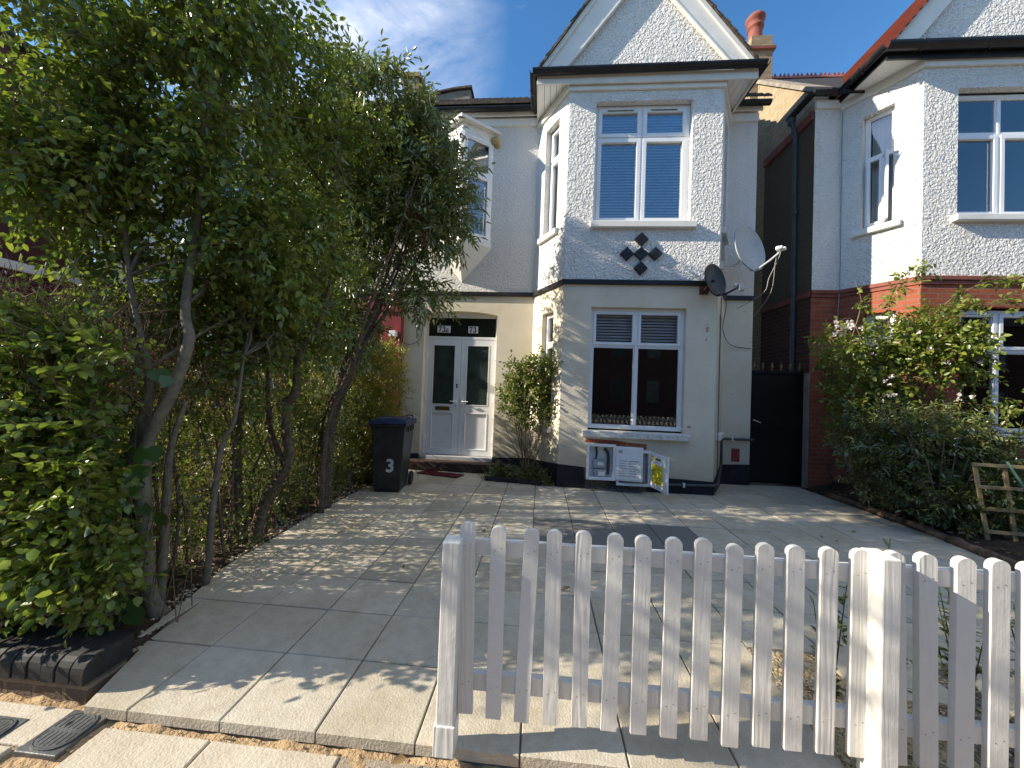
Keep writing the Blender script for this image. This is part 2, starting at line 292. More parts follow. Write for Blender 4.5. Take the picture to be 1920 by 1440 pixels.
M['leafrose'] = leafmat('rose_leaf', [(0.09, 0.135, 0.015), (0.15, 0.205, 0.025), (0.23, 0.26, 0.035)], (2.4, 2.1, 1.0), 0.42)
M['heart'] = leafmat('heart_leaf', [(0.05, 0.10, 0.022), (0.08, 0.14, 0.03)], (2.2, 2.2, 1.0), 0.3, 0.06)
M['petal'] = leafmat('pale_pink_petal', [(0.72, 0.6, 0.58), (0.8, 0.74, 0.72)], (1.1, 1.0, 1.0), 0.3, 0.01)
M['seed'] = leafmat('berry_cluster', [(0.19, 0.15, 0.05), (0.25, 0.12, 0.06), (0.15, 0.16, 0.06)], (1, 1, 1), 0.0, 0.03)
M['dryleaf'] = leafmat('dry_leaf', [(0.16, 0.09, 0.045), (0.30, 0.2, 0.1), (0.10, 0.06, 0.035)], (1.3, 1.1, 0.9), 0.2, 0.01)

# ------------------------------------------------------------------ mesh helpers
class MB:
    def __init__(s, P=(0, 0, 0), U=(1, 0), Nn=None):
        s.v = []; s.f = []; s.m = []; s.cur = 0; s.frame(P, U, Nn)
    def frame(s, P=(0, 0, 0), U=(1, 0), Nn=None):
        # local (u, d, z): u along the wall, d outwards, z up.  Default frame: world axes (x, y, z)
        s.P = P; s.U = U; s.Nn = Nn if Nn is not None else (-U[1], U[0])
        return s
    def T(s, p):
        u, d, z = p
        return (s.P[0]+u*s.U[0]+d*s.Nn[0], s.P[1]+u*s.U[1]+d*s.Nn[1], s.P[2]+z)
    def add(s, vs, fs):
        o = len(s.v); s.v += [s.T(p) for p in vs]; s.f += [tuple(i+o for i in f) for f in fs]; s.m += [s.cur]*len(fs)
        return s
    def box(s, a, b):
        x0, y0, z0 = [min(a[i], b[i]) for i in range(3)]; x1, y1, z1 = [max(a[i], b[i]) for i in range(3)]
        return s.add([(x0,y0,z0),(x1,y0,z0),(x1,y1,z0),(x0,y1,z0),(x0,y0,z1),(x1,y0,z1),(x1,y1,z1),(x0,y1,z1)],
                     [(0,3,2,1),(4,5,6,7),(0,1,5,4),(1,2,6,5),(2,3,7,6),(3,0,4,7)])
    def quad(s, *p): return s.add(list(p), [tuple(range(len(p)))])
    def prism(s, poly, vec):
        n = len(poly); q = [tuple(p[i]+vec[i] for i in range(3)) for p in poly]
        return s.add(list(poly)+q, [tuple(reversed(range(n))), tuple(range(n, 2*n))]+[(i, (i+1) % n, (i+1) % n+n, i+n) for i in range(n)])
    def ring(s, u0, u1, z0, z1, b, d0, d1):
        s.box((u0, d0, z0), (u0+b, d1, z1)); s.box((u1-b, d0, z0), (u1, d1, z1))
        s.box((u0+b, d0, z1-b), (u1-b, d1, z1)); s.box((u0+b, d0, z0), (u1-b, d1, z0+b)); return s
    def tube(s, pts, rad, n=8, sub=0, cap=True, jit=0.0):
        P = [Vector(p) for p in pts]; R = list(rad) if hasattr(rad, '__len__') else [rad]*len(P)
        if sub:
            Q = []; RR = []
            for i in range(len(P)-1):
                p0 = P[max(i-1, 0)]; p1 = P[i]; p2 = P[i+1]; p3 = P[min(i+2, len(P)-1)]
                for k in range(sub):
                    t = k/sub
                    Q.append(0.5*((2*p1)+(p2-p0)*t+(2*p0-5*p1+4*p2-p3)*t*t+(3*p1-p0-3*p2+p3)*t**3)); RR.append(R[i]*(1-t)+R[i+1]*t)
            Q.append(P[-1]); RR.append(R[-1]); P = Q; R = RR
        vs = []; fs = []; prev = None
        for i, p in enumerate(P):
            d = (P[min(i+1, len(P)-1)]-P[max(i-1, 0)])
            if d.length < 1e-9: d = Vector((0, 0, 1))
            d.normalize()
            if prev is None: a = d.orthogonal().normalized()
            else:
                a = prev-d*prev.dot(d)
                a = a.normalized() if a.length > 1e-6 else d.orthogonal().normalized()
            prev = a; b = d.cross(a)
            for k in range(n):
                an = 2*math.pi*k/n; r = R[i]*(1+(random.uniform(-jit, jit) if jit else 0))
                vs.append(tuple(p+(a*math.cos(an)+b*math.sin(an))*r))
        for i in range(len(P)-1):
            for k in range(n):
                fs.append((i*n+k, i*n+(k+1) % n, (i+1)*n+(k+1) % n, (i+1)*n+k))
        if cap: fs.append(tuple(reversed(range(n)))); fs.append(tuple(range((len(P)-1)*n, len(P)*n)))
        return s.add(vs, fs)
    def lathe(s, C, axis, prof, n=24):
        # prof: (radius, distance along axis)
        ax = Vector(axis).normalized(); a = ax.orthogonal().normalized(); b = ax.cross(a); C = Vector(C); vs = []; fs = []
        for r, h in prof:
            for k in range(n):
                an = 2*math.pi*k/n; vs.append(tuple(C+ax*h+(a*math.cos(an)+b*math.sin(an))*r))
        for i in range(len(prof)-1):
            for k in range(n): fs.append((i*n+k, i*n+(k+1) % n, (i+1)*n+(k+1) % n, (i+1)*n+k))
        return s.add(vs, fs)
    def build(s, name, mats, parent=None, bevel=0.0, smooth=False):
        if not isinstance(mats, (list, tuple)): mats = [mats]
        off = Vector((0, 0, 0))
        p = parent
        while p is not None: off += Vector(p.location); p = p.parent
        me = bpy.data.meshes.new(name)
        me.from_pydata([(v[0]-off.x, v[1]-off.y, v[2]-off.z) for v in s.v], [], s.f)
        for m in mats: me.materials.append(m)
        if len(mats) > 1: me.polygons.foreach_set('material_index', s.m)
        bm = bmesh.new(); bm.from_mesh(me); bmesh.ops.recalc_face_normals(bm, faces=bm.faces); bm.to_mesh(me); bm.free()
        if smooth: me.polygons.foreach_set('use_smooth', [True]*len(me.polygons))
        o = bpy.data.objects.new(name, me); COL.objects.link(o); o.parent = parent
        if bevel:
            md = o.modifiers.new('bevel', 'BEVEL'); md.width = bevel; md.segments = 2; md.limit_method = 'ANGLE'; md.angle_limit = 0.6
        return o
def tag(o, label=None, cat=None, group=None, kind=None):
    if label: o['label'] = label
    if cat: o['category'] = cat
    if group: o['group'] = group
    if kind: o['kind'] = kind
    return o
def thing(name, loc, label, cat, group=None):
    o = bpy.data.objects.new(name, None); COL.objects.link(o); o.location = loc; o.empty_display_size = 0.1
    return tag(o, label, cat, group)
def wall(mb, P, U, Nn, u0, u1, z0, z1, ops=(), depth=0.1):
    """one wall face in frame (P,U,N) with rectangular openings and their reveals (and an arch when the opening has a 5th value)"""
    mb.frame(P, U, Nn)
    us = sorted(set([u0, u1]+[o[0] for o in ops]+[o[1] for o in ops])); zs = sorted(set([z0, z1]+[o[2] for o in ops]+[o[3] for o in ops]))
    for i in range(len(us)-1):
        for j in range(len(zs)-1):
            uc = (us[i]+us[i+1])/2; zc = (zs[j]+zs[j+1])/2
            if any(o[0] < uc < o[1] and o[2] < zc < o[3] for o in ops): continue
            mb.quad((us[i], 0, zs[j]), (us[i+1], 0, zs[j]), (us[i+1], 0, zs[j+1]), (us[i], 0, zs[j+1]))
    for o in ops:
        a, b, c, d = o[:4]; e = -depth
        rise = o[4] if len(o) > 4 else 0
        mb.quad((a, 0, c), (a, e, c), (a, e, d-rise), (a, 0, d-rise)); mb.quad((b, 0, c), (b, e, c), (b, e, d-rise), (b, 0, d-rise))
        mb.quad((a, 0, c), (b, 0, c), (b, e, c), (a, e, c))
        k = 12 if rise else 1
        cv = [(a+(b-a)*i/k, d-rise+rise*(1-(2*i/k-1)**2)) if rise else (a+(b-a)*i/k, d) for i in range(k+1)]
        for i in range(k):
            (ua, za), (ub, zb) = cv[i], cv[i+1]
            mb.quad((ua, 0, za), (ub, 0, zb), (ub, e, zb), (ua, e, za))
            if rise:
                mb.quad((ua, 0, za), (ub, 0, zb), (ub, 0, d), (ua, 0, d))
    mb.frame()

# ------------------------------------------------------------------ numpy foliage
class Fol:
    """leaf clumps and twigs gathered into one mesh"""
    def __init__(s, seed): s.r = np.random.default_rng(seed); s.V = []; s.Q = []; s.MI = []; s.n = 0
    def _push(s, V, Q, mi):
        s.V.append(V.reshape(-1, 3)); s.Q.append(Q+s.n); s.MI.append(np.full(len(Q), mi)); s.n += len(V.reshape(-1, 3))
    def leaves(s, P, D, Nn, L, Wd, fold=0.18, droop=0.12, mi=0, a1=0.3, a2=0.68, w2=0.8):
        D = D/np.linalg.norm(D, axis=1, keepdims=True)
        S = np.cross(D, Nn); S /= np.linalg.norm(S, axis=1, keepdims=True)+1e-9
        Nn = np.cross(S, D); L = L[:, None]; Wd = Wd[:, None]
        V = np.empty((len(P), 6, 3))
        V[:, 0] = P
        V[:, 1] = P+D*L*a1+S*Wd*0.5+Nn*Wd*fold; V[:, 5] = P+D*L*a1-S*Wd*0.5+Nn*Wd*fold
        V[:, 2] = P+D*L*a2+S*Wd*0.5*w2+Nn*(Wd*fold*w2-droop*0.4*L); V[:, 4] = P+D*L*a2-S*Wd*0.5*w2+Nn*(Wd*fold*w2-droop*0.4*L)
        V[:, 3] = P+D*L-Nn*L*droop
        b = (np.arange(len(P))*6)[:, None]
        Q = np.concatenate([b+np.array([[0, 1, 2, 3]]), b+np.array([[0, 3, 4, 5]])], 0)
        s._push(V, Q, mi)
    def stems(s, P0, P1, r0, r1, mi=1):
        d = P1-P0; d /= np.linalg.norm(d, axis=1, keepdims=True)+1e-9
        ref = np.where(np.abs(d[:, 2:3]) < 0.9, np.array([[0, 0, 1.0]]), np.array([[1.0, 0, 0]]))
        a = np.cross(d, ref); a /= np.linalg.norm(a, axis=1, keepdims=True); b = np.cross(d, a)
        V = np.empty((len(P0), 6, 3))
        for k in range(3):
            an = 2*math.pi*k/3; o = a*math.cos(an)+b*math.sin(an)
            V[:, k] = P0+o*np.reshape(r0, (-1, 1)); V[:, 3+k] = P1+o*np.reshape(r1, (-1, 1))
        bb = (np.arange(len(P0))*6)[:, None]
        Q = np.concatenate([bb+np.array([[k, (k+1) % 3, 3+(k+1) % 3, 3+k]]) for k in range(3)], 0)
        s._push(V, Q, mi)
    def gap(s, P, f, thr, ph=0.0):
        g = (np.sin(P[:, 0]*f+1.3+ph)+np.sin(P[:, 1]*f*1.17+2.1+ph*2)+np.sin(P[:, 2]*f*0.93+0.4+ph*3)
             + np.sin((P[:, 0]+P[:, 1])*f*2.1+ph)+np.sin((P[:, 2]-P[:, 1])*f*1.9+4+ph))/5
        return g > thr
    def ell(s, blobs, shell=0.45):
        out = []; dr = []
        for (x, y, z, a, b, c, n) in blobs:
            u = s.r.normal(size=(n, 3)); u /= np.linalg.norm(u, axis=1, keepdims=True)
            rr = s.r.random((n, 1))**shell
            out.append(np.array([x, y, z])+u*rr*np.array([a, b, c])); dr.append(u)
        return np.concatenate(out), np.concatenate(dr)
    def boxes(s, bx):
        out = []; dr = []
        for (x0, x1, y0, y1, z0, z1, n) in bx:
            q = s.r.random((n, 3)); lo = np.array([x0, y0, z0]); hi = np.array([x1, y1, z1])
            out.append(lo+q*(hi-lo)); dr.append((q-0.5)*2)
        return np.concatenate(out), np.concatenate(dr)
    def twigs(s, P, O, tl=0.25, nl=8, L=0.07, Wd=0.04, up=0.2, out=0.6, rnd=0.7, lift=0.35, grav=0.25, stem=0.0022, sj=0.25, pinnate=False, **kw):
        n = len(P); r = s.r
        d = O*out+r.normal(size=(n, 3))*rnd+np.array([0, 0, up]); d /= np.linalg.norm(d, axis=1, keepdims=True)
        t = tl*(0.6+0.8*r.random(n))
        E = P+d*t[:, None]-np.array([0, 0, 1.0])*(grav*t*0.5)[:, None]
        if stem: s.stems(P, E, np.full(n, stem), np.full(n, stem*0.5))
        side0 = np.cross(d, r.normal(size=(n, 3))); side0 /= np.linalg.norm(side0, axis=1, keepdims=True)
        for k in range(nl):
            f = (k+0.6)/nl if not pinnate else (k//2+0.7)/((nl+1)//2)
            sg = 1 if k % 2 == 0 else -1
            base = P+(E-P)*f
            if k == nl-1: ld = d*1.0+r.normal(size=(n, 3))*0.15
            else: ld = d*lift+side0*sg*0.8+r.normal(size=(n, 3))*sj
            ld = ld-np.array([0, 0, grav])
            nn = np.cross(side0, d)*np.where((np.cross(side0, d)[:, 2:3]) > 0, 1, -1)+np.array([0, 0, 0.6])+r.normal(size=(n, 3))*0.35
            sc = 0.7+0.55*r.random(n)
            s.leaves(base, ld, nn, L*sc, Wd*sc, **kw)
    def build(s, name, mats, parent=None):
        V = np.concatenate(s.V); Q = np.concatenate(s.Q); MI = np.concatenate(s.MI)
        off = np.zeros(3); p = parent
        while p is not None: off += np.array(p.location); p = p.parent
        V = V-off
        me = bpy.data.meshes.new(name); me.vertices.add(len(V)); me.vertices.foreach_set('co', V.astype(np.float32).ravel())
        me.loops.add(len(Q)*4); me.loops.foreach_set('vertex_index', Q.astype(np.int32).ravel())
        me.polygons.add(len(Q)); me.polygons.foreach_set('loop_start', np.arange(0, len(Q)*4, 4, dtype=np.int32))
        if not isinstance(mats, (list, tuple)): mats = [mats]
        for m in mats: me.materials.append(m)
        me.polygons.foreach_set('material_index', MI.astype(np.int32)); me.update(); me.validate()
        o = bpy.data.objects.new(name, me); COL.objects.link(o); o.parent = parent
        return o
def stones(name, rect, n, mat, z0=0.0, r0=0.006, r1=0.013, seed=1, keep=None):
    r = np.random.default_rng(seed); x0, x1, y0, y1 = rect
    P = np.stack([x0+(x1-x0)*r.random(n), y0+(y1-y0)*r.random(n), np.full(n, z0)+r.random(n)*0.006], 1)
    if keep is not None: P = P[keep(P)]
    n = len(P); R = (r0+(r1-r0)*r.random(n))[:, None]
    base = np.array([(1, 0, 0), (0, 1, 0), (-1, 0, 0), (0, -1, 0), (0.6, 0.6, 0.7), (-0.6, 0.6, 0.7), (-0.6, -0.6, 0.7), (0.6, -0.6, 0.7)])
    V = np.empty((n, 8, 3)); an = r.random(n)*6.28; ca, sa = np.cos(an), np.sin(an); st = 0.7+0.7*r.random((n, 3))
    for k in range(8):
        b = base[k]*st*(0.85+0.3*r.random((n, 3)))
        V[:, k, 0] = b[:, 0]*ca-b[:, 1]*sa; V[:, k, 1] = b[:, 0]*sa+b[:, 1]*ca; V[:, k, 2] = b[:, 2]*0.8
    V = V*R[:, None, :]+P[:, None, :]
    f = Fol(1); bb = (np.arange(n)*8)[:, None]
    Q = np.concatenate([bb+np.array([q]) for q in ((4, 5, 6, 7), (0, 1, 5, 4), (1, 2, 6, 5), (2, 3, 7, 6), (3, 0, 4, 7))], 0)
    f._push(V, Q, 0)
    return f.build(name, mat)

# ------------------------------------------------------------------ ground, paving, pavement
mb = MB(); mb.quad((-300, -300, -0.11), (300, -300, -0.11), (300, 300, -0.11), (-300, 300, -0.11))
tag(mb.build('ground', M['grit']), kind='structure')
mb = MB(); mb.box((-40, -9.5, -0.5), (40, -3.2, -0.105)); tag(mb.build('road', simple('asphalt', (0.05, 0.05, 0.052), 0.9)), kind='structure')
# sandy strip and pavement flags in front of the garden
rs = np.random.default_rng(5)
mb = MB()
nx, ny = 150, 16
def sandz(x, y):
    return -0.062+0.008*math.sin(x*7+y*9)*math.sin(y*23+x*2)+0.006*math.sin(x*19.0+2)+(0.010*math.sin(x*41+y*37) if y > 1.44 else 0.0)
vs = []; fs = []
for j in range(ny+1):
    for i in range(nx+1):
        x = -3.2+6.4*i/nx; y = 1.18+0.45*j/ny; vs.append((x, y, sandz(x, y)+rs.normal()*0.0012))
for j in range(ny):
    for i in range(nx): fs.append((j*(nx+1)+i, j*(nx+1)+i+1, (j+1)*(nx+1)+i+1, (j+1)*(nx+1)+i))
mb.add(vs, fs); tag(mb.build('sand', M['sand'], smooth=True), kind='structure')
mb = MB()
mb.box((-40, -3.1, -0.3), (40, 1.2, -0.075))
tag(mb.build('pavement', M['grit']), kind='structure')
mb = MB()
for (x0, x1, y0, y1) in ((-1.86, -1.365, 1.05, 1.512), (-1.355, -0.785, 1.05, 1.51), (-2.75, -2.09, 1.40, 1.575), (-2.75, -2.13, 0.9, 1.392)):
    for k in range(1): mb.box((x0, y0, -0.12), (x1, y1, -0.047))
tag(mb.build('pavement_flags', M['street'], bevel=0.006), kind='structure')
mb = MB(); mb.box((-0.775, 1.05, -0.12), (-0.28, 1.515, -0.052)); mb.box((-0.268, 1.0, -0.12), (-0.262, 1.3, -0.06))
tag(mb.build('pavement_patch', M['grit'], bevel=0.01), kind='structure')

# the driveway: sandstone slabs laid one by one
XL = [(1.545, -2.02), (1.99, -2.20), (2.40, -2.37), (2.82, -2.50), (4.05, -2.56), (5.6, -2.54), (7.0, -2.54)]
def xleft(y):
    for (ya, xa), (yb, xb) in zip(XL, XL[1:]):
        if ya <= y <= yb: return xa+(xb-xa)*(y-ya)/(yb-ya)
    return XL[-1][1]
mb = MB(); tones = []
g = 0.004
ys = [1.545, 1.974, 2.383, 2.79, 3.20, 3.62, 4.04, 4.46, 4.88, 5.30, 5.72, 6.14, 6.56, 6.86]
xs = [-2.70, -2.253, -1.808, -1.362, -0.919, -0.479, -0.035, 0.41, 0.86, 1.30, 1.75, 2.19, 2.64, 3.08, 3.53, 3.97, 4.42, 4.60]
DARK = {}
for j in range(len(ys)-1):
    sh = 0.0
    for i in range(len(xs)-1):
        x0, x1, y0, y1 = xs[i]+g, xs[i+1]-g, ys[j]+g, ys[j+1]-g
        if j >= 8: x0 -= 0.0
        xa, xb = max(x0, xleft(y0)), max(x0, xleft(y1))
        if xa >= x1-0.02 and xb >= x1-0.02: continue
        xa = min(xa, x1-0.02); xb = min(xb, x1-0.02)
        if y0 < 2.3 and x0 > 1.25: continue                              # the gravel bed behind the fence
        dz = rs.normal()*0.0012; t1, t2 = rs.normal()*0.0008, rs.normal()*0.0008
        e = 0.004; zt = 0.0+dz
        zb = -0.05
        vs = [(xa, y0, zb), (x1, y0, zb), (x1, y1, zb), (xb, y1, zb),
              (xa, y0, zt-e), (x1, y0, zt-e), (x1, y1, zt-e+t1), (xb, y1, zt-e+t1),
              (xa+e, y0+e, zt), (x1-e, y0+e, zt+t2), (x1-e, y1-e, zt+t1+t2), (xb+e, y1-e, zt+t1)]
        mb.add(vs, [(0, 1, 5, 4), (1, 2, 6, 5), (2, 3, 7, 6), (3, 0, 4, 7), (4, 5, 9, 8), (5, 6, 10, 9), (6, 7, 11, 10), (7, 4, 8, 11), (8, 9, 10, 11)])
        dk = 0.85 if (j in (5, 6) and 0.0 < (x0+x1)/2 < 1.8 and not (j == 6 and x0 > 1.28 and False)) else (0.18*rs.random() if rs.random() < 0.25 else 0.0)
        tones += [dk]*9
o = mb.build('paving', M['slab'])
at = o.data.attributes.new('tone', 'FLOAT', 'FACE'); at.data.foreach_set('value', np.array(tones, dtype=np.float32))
tag(o, kind='structure')
mb = MB()
bedp = [(-2.0, 1.56)]+[(x+0.01, y) for y, x in XL[1:]]+[(4.6, 7.0), (4.6, 1.56)]
mb.prism([(x, y, -0.1) for x, y in bedp], (0, 0, 0.088)); tag(mb.build('mortar_bed', M['bed']), kind='structure')
# beds of earth on either side
mb = MB()
def bed(x0, x1, y0, y1, nx, ny, zf):
    o = len(mb.v); vs = []; fs = []
    for j in range(ny+1):
        for i in range(nx+1):
            x = x0+(x1-x0)*i/nx; y = y0+(y1-y0)*j/ny; vs.append((x, y, zf(x, y)+rs.normal()*0.006))
    for j in range(ny):
        for i in range(nx): fs.append((j*(nx+1)+i, j*(nx+1)+i+1, (j+1)*(nx+1)+i+1, (j+1)*(nx+1)+i))
    mb.add(vs, fs)
bed(4.55, 11.0, 1.0, 6.8, 60, 60, lambda x, y: 0.03+0.03*math.sin(x*5)*math.sin(y*4)+max(-0.06, min(0.1, (x-4.6)*0.2)))
bed(-6.6, -2.05, 1.75, 7.2, 50, 60, lambda x, y: -0.03+0.015*math.sin(x*5)*math.sin(y*4) if x > xleft(max(y, 1.6))-0.05 else 0.0+0.02*math.sin(x*5)*math.sin(y*4))
bed(1.95, 4.7, 1.57, 2.5, 32, 14, lambda x, y: -0.018+0.006*math.sin(x*9)*math.sin(y*8))
tag(mb.build('garden_bed', M['soil'], smooth=True), kind='structure')
mb = MB(); bed(1.1, 1.95, 1.57, 2.5, 20, 20, lambda x, y: -0.018+0.005*math.sin(x*9)*math.sin(y*8))
tag(mb.build('gravel_bed', M['sand'], smooth=True), kind='structure')
tag(stones('gravel_strip', (-3.2, -1.95, 1.78, 6.7), 9000, M['pebble'], -0.012, 0.006, 0.014, 3, lambda P: P[:, 0] < np.array([xleft(y) for y in P[:, 1]])-0.01), kind='stuff')
tag(stones('gravel', (1.26, 1.9, 1.6, 2.36), 6500, leafmat('golden_gravel', [(0.42, 0.31, 0.16), (0.55, 0.43, 0.25), (0.33, 0.24, 0.13), (0.6, 0.52, 0.38)], (0, 0, 0), 0.0, 0.02), -0.014, 0.005, 0.012, 4), kind='stuff')
tag(stones('loose_chippings', (1.8, 4.4, 1.6, 2.4), 3600, M['pebble'], -0.014, 0.004, 0.011, 8), kind='stuff')
tag(stones('pavement_grit', (-2.4, 2.0, 1.40, 1.54), 600, M['pebble'], -0.058, 0.002, 0.006, 5), kind='stuff')
f = Fol(11)
for (x0, x1, y0, y1, n, z) in ((-3.3, -2.5, 2.2, 6.5, 500, 0.0), (4.65, 6.8, 3.4, 6.4, 900, 0.06), (1.3, 4.4, 1.65, 2.4, 90, 0.0), (-2.6, 4.4, 2.4, 6.6, 16, 0.006), (-2.2, 1.8, 1.45, 1.53, 3, -0.045)):
    P = np.stack([x0+(x1-x0)*f.r.random(n), y0+(y1-y0)*f.r.random(n), np.full(n, z)+0.03*f.r.random(n)*(z != 0.006)], 1)
    D = f.r.normal(size=(n, 3)); D[:, 2] *= 0.15
    f.leaves(P, D, np.tile([0, 0, 1.0], (n, 1))+f.r.normal(size=(n, 3))*0.3, 0.03+0.05*f.r.random(n), 0.015+0.03*f.r.random(n), fold=0.3, droop=0.0)
tag(f.build('leaf_litter', [M['dryleaf']]), kind='stuff')

# a paved stepping stone in the bed behind the fence
mb = MB(); mb.box((2.35, 1.9, -0.03), (3.0, 2.3, 0.012)); mb.box((1.7, 2.05, -0.03), (2.2, 2.38, 0.01))
o = mb.build('stepping_stones', M['street'], bevel=0.01); tag(o, kind='structure')

# ------------------------------------------------------------------ window builder
def window(parent, P, U, Nn, rect, cells, d=0.0, b=0.05, sb=0.045, gl='darkglass', bars=(), blinds=(), nets=(), name='window', fixed=()):
    u0, u1, z0, z1 = rect
    fm = MB(P, U, Nn); fm.ring(u0, u1, z0, z1, b, d-0.07, d)
    for a in bars: fm.box((a[0], d-0.068, a[2]), (a[1], d-0.001, a[3]))
    for k, c in enumerate(cells):
        if k not in fixed: fm.ring(c[0], c[1], c[2], c[3], sb, d-0.05, d+0.014)
        else: fm.ring(c[0], c[1], c[2], c[3], 0.018, d-0.05, d-0.008)
    fo = fm.build(name, M['upvc'], parent, bevel=0.004)
    for k, c in enumerate(cells):
        q = sb if k not in fixed else 0.018
        g_ = MB(P, U, Nn); g_.box((c[0]+q, d-0.036, c[2]+q), (c[1]-q, d-0.030, c[3]-q)); g_.build('pane', M[gl], fo)
    for (a0, a1, b0, b1, tilt) in blinds:
        s = MB(P, U, Nn); z = b0
        while z < b1:
            s.prism([(a0, d-0.115-0.016, z+tilt), (a0, d-0.115+0.016, z-tilt), (a0, d-0.115+0.018, z-tilt+0.0015), (a0, d-0.115-0.014, z+tilt+0.0015)], (a1-a0, 0, 0)); z += 0.048
        s.build('blind', M['slat'], fo)
    for (a0, a1, b0, b1) in nets:
        s = MB(P, U, Nn); n = 60; p1 = []; 
        for i in range(n+1):
            u = a0+(a1-a0)*i/n; p1.append((u, d-0.16+0.02*math.sin(i*1.25)+0.012*math.sin(i*0.51)))
        for i in range(n): s.prism([(p1[i][0], p1[i][1], b0), (p1[i+1][0], p1[i+1][1], b0), (p1[i+1][0], p1[i+1][1]-0.004, b0), (p1[i][0], p1[i][1]-0.004, b0)], (0, 0, b1-b0))
        s.build('curtain', M['net'], fo)
    return fo

# ------------------------------------------------------------------ the white house with the door
H = thing('house', (0.5, 6.8, 0), 'white roughcast gabled house with a cream ground floor, white double door and two storey bay', 'house')
Fn = (0, -1)                                          # outward normal of everything that faces the street
YW, YB = 6.8, 5.96
XA, XB, XC, XD, XL0, XR0 = -0.19, 0.31, 2.705, 3.2, -2.65, 3.69
cl = math.hypot(XB-XA, YW-YB); CU = ((XB-XA)/cl, (YB-YW)/cl); CN = (CU[1], -CU[0])       # left cant: along, outward
DU = ((XD-XC)/cl, (YW-YB)/cl); DN = (DU[1], -DU[0])                                      # right cant
ZS = 3.29
UW = (0.735, 2.25, 4.265, 6.235); LW = (0.76, 2.24, 0.925, 2.90)
CW1 = (0.27, 0.70, 4.26, 6.18); CW0 = (0.33, 0.70, 0.93, 2.875)
DOOR = (-2.245, -0.855, 0.17, 2.965, 0.07)
low = MB()
wall(low, (0, YW, 0), (1, 0), Fn, XL0, XA, 0, ZS, [DOOR], 0.17)
wall(low, (0, YW, 0), (1, 0), Fn, XD, XR0, 0, ZS)
wall(low, (0, YB, 0), (1, 0), Fn, XB, XC, 0, ZS, [LW], 0.10)
wall(low, (XA, YW, 0), CU, CN, 0, cl, 0, ZS, [CW0], 0.10)
wall(low, (XC, YB, 0), DU, DN, 0, cl, 0, ZS, [(cl-CW0[1], cl-CW0[0], 0.93, 2.875)], 0.10)
low.build('ground_floor_wall', M['cream'], H)
up = MB(); e = 0.012
def off(P, Nn): return (P[0]+Nn[0]*e, P[1]+Nn[1]*e, 0)
wall(up, off((0, YB), Fn), (1, 0), Fn, XB-0.0068, XC+0.0068, ZS, 6.56, [UW], 0.11)
up.build('bay_wall', M['rough'], H)
up = MB()
wall(up, off((0, YW), Fn), (1, 0), Fn, XL0, XA, ZS, 6.7)
wall(up, off((0, YW), Fn), (1, 0), Fn, XD, XR0, ZS, 6.7)
wall(up, off((XA, YW), CN), CU, CN, 0, cl+0.0068, ZS, 6.56, [CW1], 0.11)
wall(up, off((XC, YB), DN), DU, DN, -0.0068, cl, ZS, 6.56, [(cl-CW1[1], cl-CW1[0], 4.26, 6.18)], 0.11)
wall(up, (XR0, YW, 0), (0, 1), (1, 0), 0, 7, 0, 6.75)
wall(up, (XL0, YW, 0), (0, 1), (-1, 0), 0, 7, 0, 6.75)
up.build('upper_wall', M['roughfine'], H)
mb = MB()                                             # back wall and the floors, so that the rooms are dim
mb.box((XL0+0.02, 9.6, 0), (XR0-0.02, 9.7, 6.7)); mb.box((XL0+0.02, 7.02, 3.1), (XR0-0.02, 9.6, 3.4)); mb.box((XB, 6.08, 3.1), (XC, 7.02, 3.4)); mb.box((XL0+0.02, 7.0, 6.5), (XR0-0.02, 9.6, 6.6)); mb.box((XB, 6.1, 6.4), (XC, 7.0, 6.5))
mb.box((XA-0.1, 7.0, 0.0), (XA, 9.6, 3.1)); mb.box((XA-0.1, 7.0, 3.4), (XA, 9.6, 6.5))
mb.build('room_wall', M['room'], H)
# string course and plinth follow the plan of the bay
def band(plan, z0, z1, d, name, mat, parent, bevel=0.006, zf=None):
    m = MB(); n = len(plan)
    nr = []
    for i in range(n):
        def nn(a, b):
            L = math.hypot(b[0]-a[0], b[1]-a[1]); return ((b[1]-a[1])/L, -(b[0]-a[0])/L)
        if i == 0: q = nn(plan[0], plan[1]); k = 1
        elif i == n-1: q = nn(plan[-2], plan[-1]); k = 1
        else:
            a = nn(plan[i-1], plan[i]); b = nn(plan[i], plan[i+1]); q = (a[0]+b[0], a[1]+b[1]); L = math.hypot(*q); q = (q[0]/L, q[1]/L); k = 1/max(0.3, q[0]*a[0]+q[1]*a[1])
        nr.append((q[0]*k, q[1]*k))
    for i in range(n-1):
        a, b = plan[i], plan[i+1]; na, nb = nr[i], nr[i+1]
        za = zf[i] if zf else z1; zb = zf[i+1] if zf else z1
        lo = [(a[0]-na[0]*0.01, a[1]-na[1]*0.01), (b[0]-nb[0]*0.01, b[1]-nb[1]*0.01), (b[0]+nb[0]*d, b[1]+nb[1]*d), (a[0]+na[0]*d, a[1]+na[1]*d)]
        zz = (za, zb, zb, za)
        m.add([(p[0], p[1], z0) for p in lo]+[(p[0], p[1], zz[k]) for k, p in enumerate(lo)], [(0, 1, 2, 3), (4, 5, 6, 7), (0, 1, 5, 4), (2, 3, 7, 6)]+([(0, 3, 7, 4)] if i == 0 else [])+([(1, 2, 6, 5)] if i == n-2 else []))
    return m.build(name, mat, parent, bevel=bevel)
plan = [(XL0, YW), (XA, YW), (XB, YB), (XC, YB), (XD, YW), (XR0, YW)]
band(plan, 3.255, 3.33, 0.045, 'string_course', M['black'], H)
band(plan[1:5], 6.40, 6.54, 0.05, 'cornice', M['white'], H)
